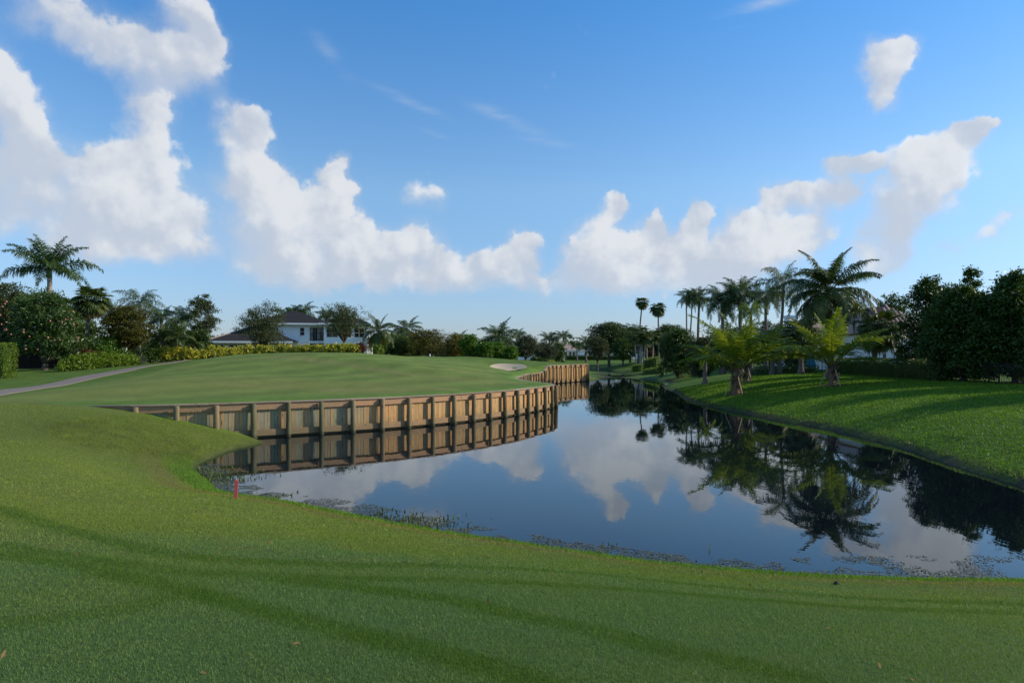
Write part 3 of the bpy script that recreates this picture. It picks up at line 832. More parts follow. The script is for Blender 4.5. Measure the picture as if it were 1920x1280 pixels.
# ------------------------------------------------------------------ ground sheet
def build_ground():
    rings = np.concatenate([np.geomspace(0.8, 40, 150), np.geomspace(40, 260, 95)[1:], np.geomspace(260, 9000, 14)[1:]])
    ang_in = np.radians(np.arange(-44, 44.01, 0.62))
    ang_out = np.radians(np.concatenate([np.arange(48, 180, 6), np.arange(-180, -44, 6)]))
    pts = []
    for i, r in enumerate(rings):
        aa = ang_in + (0.31 * math.pi / 180 if i % 2 else 0)
        if r > 260: aa = aa[::6]
        pts.append(np.stack([np.sin(aa) * r, np.cos(aa) * r], 1))
        if i % 3 == 0 or r > 260:
            pts.append(np.stack([np.sin(ang_out) * r, np.cos(ang_out) * r], 1))
    pts = np.vstack(pts + [np.array([[0.0, 0.0]])])
    wd = np.full(len(pts), 9.0)
    nearw = (pts[:, 1] > 24) & (pts[:, 1] < 97) & (np.abs(pts[:, 0]) < 22)
    wd[nearw] = poly_dist(pts[nearw, 0], pts[nearw, 1], WALL[:, :2])
    pts = pts[wd > 0.3]
    n0 = len(pts)
    ss = np.arange(0.0, WS[-1], 0.45)
    top, bot = [], []
    for s in ss:
        p, t, n = wall_at(s)
        a = p - n * 0.05; b = p - n * 0.005
        top.append((a.x, a.y)); bot.append((b.x, b.y))
    allp = np.vstack([pts, top, bot])
    k = len(ss)
    edges = [(n0 + i, n0 + i + 1) for i in range(k - 1)] + [(n0 + k + i, n0 + k + i + 1) for i in range(k - 1)]
    vo, eo, fo, ov, oe, of = delaunay_2d_cdt([Vector(p) for p in allp], edges, [], 0, 1e-5)
    V2 = np.array([(v.x, v.y) for v in vo])
    ins = in_green(V2[:, 0], V2[:, 1])
    for i, o in enumerate(ov):
        for q in o:
            if n0 <= q < n0 + k: ins[i] = True
            elif q >= n0 + k: ins[i] = False
    z = H_raw(V2[:, 0], V2[:, 1], ins)
    tri = np.array([f for f in fo if len(f) == 3])
    V = np.column_stack([V2, z])
    me = fast_mesh('ground', V, tri, M['turf'], smooth=True)
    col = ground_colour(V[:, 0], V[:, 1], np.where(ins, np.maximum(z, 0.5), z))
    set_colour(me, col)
    o = link_mesh('ground', me)
    tag(o, 'mown golf fairway, putting green and lake banks', kind='structure')


build_ground()

# water
wg = Geo()
wg.add([(-30, 3, 0), (70, 3, 0), (70, 200, 0), (-30, 200, 0)], [(0, 1, 2, 3)])
tag(wg.obj('lake', M['water']), 'still dark lake reflecting the sky and palms', kind='structure')


# cart path: a slab following the ground, its edges read from the photograph
def strip(name, left, rightp, mat, lift=0.03, label=''):
    L = catmull(left, 0.6); Rr = catmull(rightp, 0.6)
    n = 90
    rs = lambda A: np.array([[np.interp(t, np.linspace(0, 1, len(A)), A[:, k]) for k in range(2)] for t in np.linspace(0, 1, n)])
    L, Rr = rs(L), rs(Rr)
    m = 7
    V, Fc = [], []
    for i in range(n):
        for j in range(m):
            q = L[i] * (1 - j / (m - 1)) + Rr[i] * j / (m - 1)
            V.append((q[0], q[1], h1(q[0], q[1]) + lift))
    for i in range(n - 1):
        for j in range(m - 1):
            a = i * m + j
            Fc.append((a, a + 1, a + m + 1, a + m))
    nb = len(V)
    rim = [i * m for i in range(n)] + [(n - 1) * m + j for j in range(1, m)] + [i * m + m - 1 for i in range(n - 2, -1, -1)] + [j for j in range(m - 2, 0, -1)]
    for r in rim: V.append((V[r][0], V[r][1], V[r][2] - 0.12))
    for i in range(len(rim)):
        j = (i + 1) % len(rim)
        Fc.append((rim[i], rim[j], nb + j, nb + i))
    o = Geo().add(V, Fc).obj(name, mat, smooth=False)
    tag(o, label, kind='structure')


def gp(px, py, d):
    return ((px - 960) / F * d, d)


strip('path', [gp(-150, 762, 24), gp(0, 729, 33.5), gp(70, 719, 38), gp(180, 703, 46.5), gp(280, 686.5, 55), gp(345, 676, 62), gp(372, 672, 67)],
      [gp(-150, 790, 22), gp(0, 742, 30.0), gp(70, 731, 33.5), gp(180, 711, 42.5), gp(280, 692, 52), gp(345, 678, 60), gp(380, 672, 67)], M['concrete'], label='grey concrete cart path along the left lawn')


# bunker sand
def build_bunker():
    V, Fc = [], []
    nr, na = 9, 40
    V.append((BUNK[0], BUNK[1]))
    for i in range(1, nr + 1):
        for k in range(na):
            a = 2 * math.pi * k / na
            r = i / nr * 0.97 * (1 + 0.08 * math.sin(3 * a + 1))
            # same radial measure as bunker_r
            V.append((BUNK[0] + 2.15 * r * math.cos(a), BUNK[1] + 3.3 * r * math.sin(a)))
    V = np.array(V)
    z = H(V[:, 0], V[:, 1]) + 0.05
    for k in range(na): Fc.append((0, 1 + k, 1 + (k + 1) % na))
    for i in range(nr - 1):
        for k in range(na):
            a = 1 + i * na; k2 = (k + 1) % na
            Fc.append((a + k, a + na + k, a + na + k2, a + k2))
    o = Geo().add(np.column_stack([V, z]), Fc).obj('sand_bunker', M['sand'], smooth=True)
    tag(o, 'pale sand bunker cut into the green', kind='structure')


build_bunker()


# ------------------------------------------------------------------ timber retaining wall
def build_wall():
    root = empty('retaining_wall', (0, 0, 0))
    tag(root, 'curved timber retaining wall of upright planks and round posts edging the green', 'wall')
    rnd = random.Random(3)
    pl = Geo().box((-0.0665, -0.024, 0), (0.0665, 0.0, 1)).mesh('plank', M['plank'])
    # planks: nearest ones singly, the far reach joined
    s_post0 = float(WS[np.argmin(np.abs(WALL[:, 0] + 14.6))])
    S_NEAR = float(WS[np.argmin(np.hypot(WALL[:, 0] - 2.65, WALL[:, 1] - 46.8))])
    s = 0.1
    far = Geo()
    cnt = 0
    while s < WS[-1] - 0.1:
        p, t, n = wall_at(s)
        top = p.z - 0.05
        bot = -0.7
        if s < S_NEAR and cnt < 290:
            o = link_mesh('plank', pl, root)
            Mx = Matrix(((t.x, -n.x, 0, p.x), (t.y, -n.y, 0, p.y), (0, 0, 1, bot), (0, 0, 0, 1)))
            # local y axis points inland; a little unevenness plank to plank
            Mx = Mx @ Matrix.Rotation(rnd.gauss(0, 0.012), 4, 'Z') @ Matrix.Translation((0, rnd.uniform(-0.012, 0.004) + 0.024, 0))
            o.matrix_local = Mx @ Matrix.Diagonal((1, 1, top - bot, 1))
            cnt += 1
        else:
            Mx = Matrix(((t.x, -n.x, 0, p.x), (t.y, -n.y, 0, p.y), (0, 0, 1, 0), (0, 0, 0, 1)))
            e = rnd.uniform(0, 0.014)
            far.box((-0.0665, -e, bot), (0.0665, 0.024 - e, top), Mx)
        s += 0.14
    fo = far.obj('far_planks', M['plank'], root)
    fo['kind'] = 'stuff'
    # posts
    sp = s_post0
    posts = []
    while sp < WS[-1] - 0.3:
        posts.append(sp); sp += 1.405
    g = Geo()
    prof = [(-1.0, 0.120), (0.1, 0.117), (0.7, 0.112), (1.42, 0.110), (1.44, 0.092)]
    g.tube([(0, 0, a) for a, _ in prof], [r for _, r in prof], 14)
    pm = g.mesh('post', M['post'], smooth=False)
    for q in pm.polygons: q.use_smooth = len(q.vertices) == 4
    for sp in posts:
        p, t, n = wall_at(sp)
        o = link_mesh('post', pm, root)
        c = p + n * 0.235
        o.location = (c.x, c.y, p.z - 1.5 + rnd.uniform(-.03, .012))
        o.rotation_euler = (rnd.gauss(0, 0.013), rnd.gauss(0, 0.013), rnd.uniform(0, 6))
        k = rnd.uniform(.9, 1.1); o.scale = (k, k, 1)
    # wales: top and bottom beam of each bay, and the cap boards
    bays = [s_post0 - 2.8, s_post0 - 1.4] + posts + [WS[-1] - 0.05]
    for a, b in zip(bays[:-1], bays[1:]):
        pa, ta, na = wall_at(a); pb, tb, nb = wall_at(b)
        for (z0, z1, th, nm) in ((-0.335, -0.062, 0.10, 'top_beam'), (None, None, 0.105, 'bottom_beam')):
            A, B_ = pa + na * 0.005, pb + nb * 0.005
            d = (B_ - A); d.z = 0
            l = d.length; d.normalize()
            nn = Vector((d.y, -d.x, 0))
            g = Geo()
            e = 0.004
            if nm == 'top_beam':
                za, zb = pa.z, pb.z
                c = [(A + d * e, za + z0), (A + d * e, za + z1), (B_ - d * e, zb + z0), (B_ - d * e, zb + z1)]
            else:
                if a < s_post0 + 2.5: continue
                c = [(A + d * e, 0.085), (A + d * e, 0.335), (B_ - d * e, 0.085), (B_ - d * e, 0.335)]
            V = []
            for (q, z) in c:
                V.append((q.x, q.y, z)); V.append((q.x + nn.x * th, q.y + nn.y * th, z))
            g.add([V[0], V[4], V[5], V[1], V[2], V[6], V[7], V[3]], [(3, 2, 1, 0), (4, 5, 6, 7), (0, 1, 5, 4), (1, 2, 6, 5), (2, 3, 7, 6), (3, 0, 4, 7)])
            g.obj(nm, M['beam'], root)
    sc = 0.0
    while sc < WS[-1] - 0.2:
        e = min(sc + 2.81, WS[-1])
        g = Geo()
        k = 6
        V, Fc = [], []
        for i in range(k):
            p, t, n = wall_at(sc + 0.006 + (e - sc - 0.012) * i / (k - 1))
            dz = 0.003 * ((int(sc * 10) % 3) - 1)
            for (o_, z) in ((-0.10, -0.055), (0.165, -0.055), (0.165, 0.0), (-0.10, 0.0)):
                q = p + n * o_
                V.append((q.x, q.y, p.z + z + dz))
        for i in range(k - 1):
            for j in range(4):
                j2 = (j + 1) % 4
                Fc.append((i * 4 + j, i * 4 + j2, (i + 1) * 4 + j2, (i + 1) * 4 + j))
        Fc += [(3, 2, 1, 0), tuple((k - 1) * 4 + j for j in range(4))]
        g.add(V, Fc).obj('cap_board', M['cap'], root)
        sc = e


build_wall()


# ------------------------------------------------------------------ foliage helpers
def unit(v):
    return v / (np.linalg.norm(v, axis=1, keepdims=True) + 1e-9)


def leaf_quads(rs, pos, out, ll, lw, up=0.35, spread=0.8):
    n = len(pos)
    a = unit(out * 0.5 + rs.normal(0, spread, (n, 3)) + np.array([0, 0, -0.15]))
    nn = unit(out * 0.4 + rs.normal(0, 0.6, (n, 3)) + np.array([0, 0, up]))
    s = unit(np.cross(a, nn))
    nn = np.cross(s, a)
    L = ll * rs.uniform(0.65, 1.25, (n, 1)); W = lw * rs.uniform(0.7, 1.2, (n, 1))
    v0 = pos; v1 = pos + a * L * 0.45 + s * W * 0.5 + nn * L * 0.06; v2 = pos + a * L - nn * L * 0.05; v3 = pos + a * L * 0.45 - s * W * 0.5 + nn * L * 0.06
    V = np.stack([v0, v1, v2, v3], 1).reshape(-1, 3)
    return V, np.arange(n * 4).reshape(-1, 4)


def lobes_for(rs, hh, bot, rx, ry, n, small=0.34, big=0.5, flat=0.8):
    """lumps of foliage filling a crown from bot*hh to hh"""
    out = []
    span = hh * (1 - bot)
    for i in range(n):
        t = (i + rs.uniform(0, 1)) / n
        k = rs.uniform(small, big)
        lz = min(rx * k, span * 0.30) * flat
        w = (1 - abs(2 * t - 1) ** 2.4) ** 0.5 if bot > 0.16 else (1 - t ** 2.6) ** 0.5
        a = i * 2.4 + rs.uniform(-.5, .5)
        r = (1 - k * 0.75) * w * rs.uniform(0.55, 1.0) if i % 4 else rs.uniform(0, .35) * w
        z = hh * bot + lz * 0.9 + (span - lz * 1.9) * t
        out.append((np.array([math.cos(a) * rx * r, math.sin(a) * ry * r, z]), np.array([rx * k, ry * k, lz])))
    return out


def crown_cloud(rs, lobes, nclump, per, ll, lw, cr, up=0.35, flatc=0.6, inner=0.5):
    vol = np.array([np.prod(r) ** 0.67 for _, r in lobes]); vol /= vol.sum()
    idx = rs.choice(len(lobes), nclump, p=vol)
    C = np.array([lobes[i][0] for i in idx]); Rr = np.array([lobes[i][1] for i in idx])
    d = unit(rs.normal(0, 1, (nclump, 3)))
    d[:, 2] = np.where(d[:, 2] < -0.8, -d[:, 2], d[:, 2])
    rad = rs.uniform(inner ** 3, 1, (nclump, 1)) ** (1 / 3) * rs.uniform(0.8, 1.26, (nclump, 1))
    cc = C + d * Rr * rad
    k = np.repeat(np.arange(nclump), per)
    pos = cc[k] + rs.normal(0, 1, (len(k), 3)) * cr * np.array([1, 1, flatc]) * rs.uniform(0.5, 1.2, (nclump, 1))[k]
    return leaf_quads(rs, pos, d[k], ll, lw, up), cc


def trunk_geo(rs, h_fork, targets, r0, bend=0.3, n=7, sides=7, trunk_to=None):
    g = Geo()
    bx_, by_ = rs.normal(0, bend * 0.3, 2)
    fork = Vector((bx_, by_, h_fork))
    g.tube([(0, 0, -0.3), (0, 0, 0.05), (bx_ * 0.5, by_ * 0.4, h_fork * 0.5), fork], [r0 * 1.5, r0 * 1.15, r0 * 0.9, r0 * 0.8], sides)
    for tg in targets:
        tg = Vector(tg)
        mid = fork.lerp(tg, 0.5) + Vector((rs.normal(0, bend), rs.normal(0, bend), rs.normal(0, bend) * 0.5 + 0.1 * (tg - fork).length))
        rr = r0 * rs.uniform(0.22, 0.42)
        pts, rad = [], []
        for i in range(6):
            t = i / 5
            q = fork.lerp(mid, t).lerp(mid.lerp(tg, t), t)
            pts.append(q); rad.append(rr * (1 - t) + r0 * 0.08 * t)
        g.tube(pts, rad, 5)
    return g


TREE_N = [0]


def tree(name, label, px, d, top, wpx, leaf, ll=0.16, lw=0.07, ncl=420, per=22, bot=0.3, nl=9, cr=None, rt=0.18, cat='tree', group=None, flat=0.8, bark='bark',
         up=0.35, inner=0.5, small=0.36, big=0.55, x=None, depth=None, seed=None, flatc=0.6, sink=0.0):
    """broadleaf tree: px column, distance, top row and half width in the photograph's pixels"""
    TREE_N[0] += 1
    rs = np.random.RandomState(seed if seed else 100 + TREE_N[0])
    X = (px - 960) / F * d if x is None else x
    zb = h1(X, d) - sink
    zt = EYE + (HZ - top) / F * d
    hh = zt - zb
    rx = wpx * d / F
    ry = rx * 0.9 if depth is None else depth
    root = empty(name, (X, d, zb))
    tag(root, label, cat, group)
    cz = hh * (bot + 1) / 2; rz = hh * (1 - bot) / 2
    nl = int(nl * 1.7)
    lb = lobes_for(rs, hh, bot, rx, ry, nl, small, big, flat)
    ncl = int(ncl * 1.25); per = int(per * 1.1); ll *= 1.2; lw *= 1.3
    (V, Q), cc = crown_cloud(rs, lb, ncl, per, ll, lw, cr if cr else max(0.16, rx * 0.075), up, flatc, inner)
    # keep inside the measured height and off the ground
    V[:, 2] = np.maximum(V[:, 2], 0.05)
    link_mesh('crown', fast_mesh('crown', V, Q, M[leaf]), root)
    tg = [c for c, r in lb[:nl]] + [cc[i] for i in rs.choice(len(cc), 10, replace=False)]
    trunk_geo(rs, max(hh * bot * 0.8, 0.25), tg, rt, bend=rx * 0.06).obj('trunk', M[bark], root, smooth=True)
    return root


def shrub(name, label, X, Y, rx, ry, hh, leaf, ll=0.12, lw=0.06, ncl=90, per=16, group=None, cat='shrub', seed=None, nl=5):
    TREE_N[0] += 1
    rs = np.random.RandomState(seed if seed else 300 + TREE_N[0])
    zb = h1(X, Y)
    root = empty(name, (X, Y, zb))
    tag(root, label, cat, group)
    lb = lobes_for(rs, hh, 0.0, rx, ry, nl + 3, 0.42, 0.6, 0.95)
    lb.append((np.array([0, 0, hh * 0.45]), np.array([rx * 0.75, ry * 0.75, hh * 0.45])))
    (V, Q), cc = crown_cloud(rs, lb, ncl, per, ll, lw, rx * 0.13, 0.45, 0.8, 0.55)
    V[:, 2] = np.maximum(V[:, 2], 0.02)
    link_mesh('foliage', fast_mesh('foliage', V, Q, M[leaf]), root)
    g = Geo()
    for i in range(5):
        t = cc[rs.randint(len(cc))]
        g.tube([(0, 0, -0.1), (t[0] * 0.4, t[1] * 0.4, t[2] * 0.5), tuple(t)], [0.035, 0.025, 0.01], 5)
    g.obj('stem', M['barkdark'], root)
    return root


def hedge(name, label, pts, width, hh, leaf, ll=0.09, lw=0.05, dens=330, group=None, seed=1):
    """clipped hedge along a line of ground points: leafy box"""
    rs = np.random.RandomState(seed)
    A = catmull(pts, 0.5)
    s = np.concatenate([[0], np.cumsum(np.linalg.norm(np.diff(A, axis=0), axis=1))])
    L = s[-1]
    n = int(dens * (L * (2 * hh + width) + 2 * width * hh))
    u = rs.uniform(0, L, n); which = rs.rand(n)
    per = 2 * hh + width
    q = rs.uniform(0, per, n)
    off = np.where(q < hh, -width / 2, np.where(q < hh + width, q - hh - width / 2, width / 2))
    z = np.where(q < hh, q, np.where(q < hh + width, hh, per - q))
    endm = which < (2 * width * hh) / (L * per + 2 * width * hh)
    u = np.where(endm, np.where(rs.rand(n) < .5, 0, L), u)
    off = np.where(endm, rs.uniform(-width / 2, width / 2, n), off); z = np.where(endm, rs.uniform(0, hh, n), z)
    cx = np.interp(u, s, A[:, 0]); cy = np.interp(u, s, A[:, 1])
    tx = np.interp(u + .3, s, A[:, 0]) - np.interp(u - .3, s, A[:, 0]); ty = np.interp(u + .3, s, A[:, 1]) - np.interp(u - .3, s, A[:, 1])
    l = np.hypot(tx, ty) + 1e-9; nx, ny = ty / l, -tx / l
    lump = (fbm(u * 1.3 + 5 * seed, z * 1.3 + off, 3) - 0.5) * 0.22
    o2 = off + np.sign(off) * lump
    x = cx + nx * o2; y = cy + ny * o2
    zz = z + (lump * 0.6 + rs.normal(0, .03, n)) * (z > hh * .8)
    ox, oy = float(A[0, 0]), float(A[0, 1])
    zb = h1(ox, oy)
    gz = H(x, y)
    pos = np.column_stack([x - ox, y - oy, gz + zz - zb]) + rs.normal(0, 0.05, (n, 3))
    out = unit(np.column_stack([nx * np.sign(off) * (np.abs(off) > width * .45), ny * np.sign(off) * (np.abs(off) > width * .45), 1.0 * (z > hh * .95)]) + 1e-3)
    V, Q = leaf_quads(rs, pos, out, ll, lw, 0.3, 0.8)
    root = empty(name, (ox, oy, zb))
    tag(root, label, 'hedge', group)
    link_mesh('foliage', fast_mesh('foliage', V, Q, M[leaf]), root)
    g = Geo()     # dense woody inside
    k = max(2, int(L / 0.7))
    for i in range(k):
        uu = .3 + (L - .6) * i / max(1, k - 1)
        X = float(np.interp(uu, s, A[:, 0])); Y = float(np.interp(uu, s, A[:, 1]))
        g.tube([(X - ox, Y - oy, h1(X, Y) - zb - .1), (X - ox + rs.normal(0, .05), Y - oy, h1(X, Y) - zb + hh * .85)], [0.05, 0.03], 5)
    for i in range(k):
        ua, ub = max(L * i / k, .22), min(L * (i + 1) / k, L - .22)
        V8 = []
        for uu in (ua, ub):
            X = float(np.interp(uu, s, A[:, 0])); Y = float(np.interp(uu, s, A[:, 1])); zg = h1(X, Y) - zb
            tx = float(np.interp(uu + .3, s, A[:, 0]) - np.interp(uu - .3, s, A[:, 0])); ty = float(np.interp(uu + .3, s, A[:, 1]) - np.interp(uu - .3, s, A[:, 1]))
            l = math.hypot(tx, ty); nx_, ny_ = ty / l, -tx / l
            w = width * 0.5 - 0.2
            V8 += [(X - ox - nx_ * w, Y - oy - ny_ * w, zg + .05), (X - ox + nx_ * w, Y - oy + ny_ * w, zg + .05), (X - ox + nx_ * w, Y - oy + ny_ * w, zg + hh - .18), (X - ox - nx_ * w, Y - oy - ny_ * w, zg + hh - .18)]
        g.add(V8, [(0, 1, 5, 4), (1, 2, 6, 5), (2, 3, 7, 6), (3, 0, 4, 7), (3, 2, 1, 0), (4, 5, 6, 7)])
    g.obj('inner_growth', M['l_dhedge'], root)
    return root


# ------------------------------------------------------------------ palms
def feather(kind, elev, L, seed, mat):
    """one pinnate frond, its base at the origin, growing along +X"""
    rs = random.Random(seed)
    K = dict(coco=dict(droop=92, n=92, ll=0.26, w=0.029, phi=(-30, 12), tipd=0.95, fwd=0.42, pet=0.15),
             young=dict(droop=60, n=70, ll=0.25, w=0.030, phi=(-16, 22), tipd=0.5, fwd=0.52, pet=0.16),
             royal=dict(droop=74, n=92, ll=0.26, w=0.030, phi=(-60, 45), tipd=0.9, fwd=0.38, pet=0.08),
             queen=dict(droop=100, n=66, ll=0.25, w=0.022, phi=(-65, 45), tipd=1.3, fwd=0.35, pet=0.13),
             date=dict(droop=80, n=54, ll=0.17, w=0.036, phi=(0, 30), tipd=0.15, fwd=0.6, pet=0.06),
             areca=dict(droop=66, n=30, ll=0.26, w=0.07, phi=(-10, 30), tipd=0.5, fwd=0.5, pet=0.22))[kind]
    g = Geo()
    steps = 16
    P_, T_ = [Vector((0, 0, 0))], []
    ds = L / steps
    yaw = rs.uniform(-0.12, 0.12)
    droop = K['droop'] * (0.55 + 0.45 * max(0.1, math.cos(R(elev)))) * rs.uniform(0.85, 1.15)
    for i in range(steps + 1):
        t = i / steps
        th = max(R(elev - droop * t ** 1.35), R(-86))
        tv = Vector((math.cos(th), yaw * t * 1.5, math.sin(th))).normalized()
        T_.append(tv)
        if i < steps: P_.append(P_[-1] + tv * ds)
    g.tube(P_, [L * (0.0085 * (1 - i / steps) + 0.0016) for i in range(steps + 1)], 4, cap=False)
    V, Fc = [], []
    n = K['n']
    for i in range(n):
        t = K['pet'] + (1 - K['pet']) * (i + 0.5) / n
        f = t * steps; i0 = min(int(f), steps - 1); fr = f - i0
        p = P_[i0].lerp(P_[i0 + 1], fr); tv = T_[i0].lerp(T_[i0 + 1], fr).normalized()
        side0 = Vector((0, 1, 0)) - tv * tv.y
        side0.normalize()
        nrm = tv.cross(side0)
        if nrm.z < 0: nrm = -nrm
        tt = (t - K['pet']) / (1 - K['pet'])
        prof = (0.42 + 0.58 * math.sin(math.pi * min(1, tt * 1.15 + 0.12))) * (1 - 0.45 * max(0, tt - 0.7) / 0.3)
        for sg in (-1, 1):
            ph = R(rs.uniform(*K['phi']))
            ln = L * K['ll'] * prof * rs.uniform(0.85, 1.1)
            sv = side0 * sg * math.cos(ph) + nrm * math.sin(ph)
            fw = K['fwd'] * (0.8 + 0.9 * tt)
            dv = (sv + tv * fw).normalized()
            d2 = (dv + Vector((0, 0, -1)) * K['tipd'] * rs.uniform(0.6, 1.4)).normalized()
            w = L * K['w'] * 0.5 * (0.6 + 0.4 * prof) * 0.55
            wv = (tv - dv * tv.dot(dv)).normalized()
            wv = (wv + nrm * rs.uniform(-0.6, 0.6)).normalized()
            m_ = p + dv * ln * 0.5
            e_ = m_ + d2 * ln * 0.5
            b = len(V)
            V += [p - wv * w * 0.6, p + wv * w * 0.6, m_ + wv * w, m_ - wv * w, e_ + wv * w * 0.1, e_ - wv * w * 0.1]
            Fc += [(b, b + 1, b + 2, b + 3), (b + 3, b + 2, b + 4, b + 5)]
    g.add(V, Fc)
    return g.mesh('frond', M[mat])


def fan(elev, L, seed, mat, n=30, droop=0.8, pet=0.5):
    """one fan-shaped leaf on its stalk"""
    rs = random.Random(seed)
    g = Geo()
    pl = L * pet
    pts, T_ = [Vector((0, 0, 0))], Vector((math.cos(R(elev)), 0, math.sin(R(elev))))
    th = R(elev)
    for i in range(6):
        th -= R(5 if elev > -40 else 1)
        T_ = Vector((math.cos(th), 0, math.sin(th)))
        pts.append(pts[-1] + T_ * pl / 6)
    g.tube(pts, [L * 0.014] * 6 + [L * 0.01], 4, cap=False)
    hub = pts[-1]
    side = Vector((0, 1, 0))
    nrm = T_.cross(side)
    if nrm.z < 0: nrm = -nrm
    V, Fc = [], []
    bl = L * (1 - pet * 0.55)
    for i in range(n):
        a = R(-128 + 256 * (i + 0.5) / n + rs.uniform(-3, 3))
        dv = (T_ * math.cos(a) + side * math.sin(a) + nrm * 0.22 * abs(math.sin(a))).normalized()
        ln = bl * (0.72 + 0.28 * math.cos(a * 0.7)) * rs.uniform(0.9, 1.08)
        wv = (T_ * -math.sin(a) + side * math.cos(a)).normalized()
        w = ln * 0.62 * math.sin(R(128 / n)) * 1.25
        d2 = (dv + Vector((0, 0, -1)) * droop * rs.uniform(0.5, 1.5)).normalized()
        m_ = hub + dv * ln * 0.58
        e_ = m_ + d2 * ln * 0.42
        fold = nrm * w * 0.35 * (1 if i % 2 else -1)
        b = len(V)
        V += [hub - wv * w * 0.1, hub + wv * w * 0.1, m_ + wv * w + fold, m_ - wv * w - fold, e_ + wv * w * 0.12, e_ - wv * w * 0.12]
        Fc += [(b, b + 1, b + 2, b + 3), (b + 3, b + 2, b + 4, b + 5)]
    g.add(V, Fc)
    return g.mesh('frond', M[mat])


FRONDS = {}


def frond_set(kind, mat):
    key = (kind, mat)
    if key not in FRONDS:
        out = {}
        for e in (82, 62, 42, 22, 2, -18, -38, -62):
            out[e] = [fan(e, 1.0, hash((e, k)) % 999, mat) if kind == 'fan' else feather(kind, e, 1.0, hash((e, k)) % 999, mat) for k in range(2)]
        FRONDS[key] = out
    return FRONDS[key]


PN = [0]


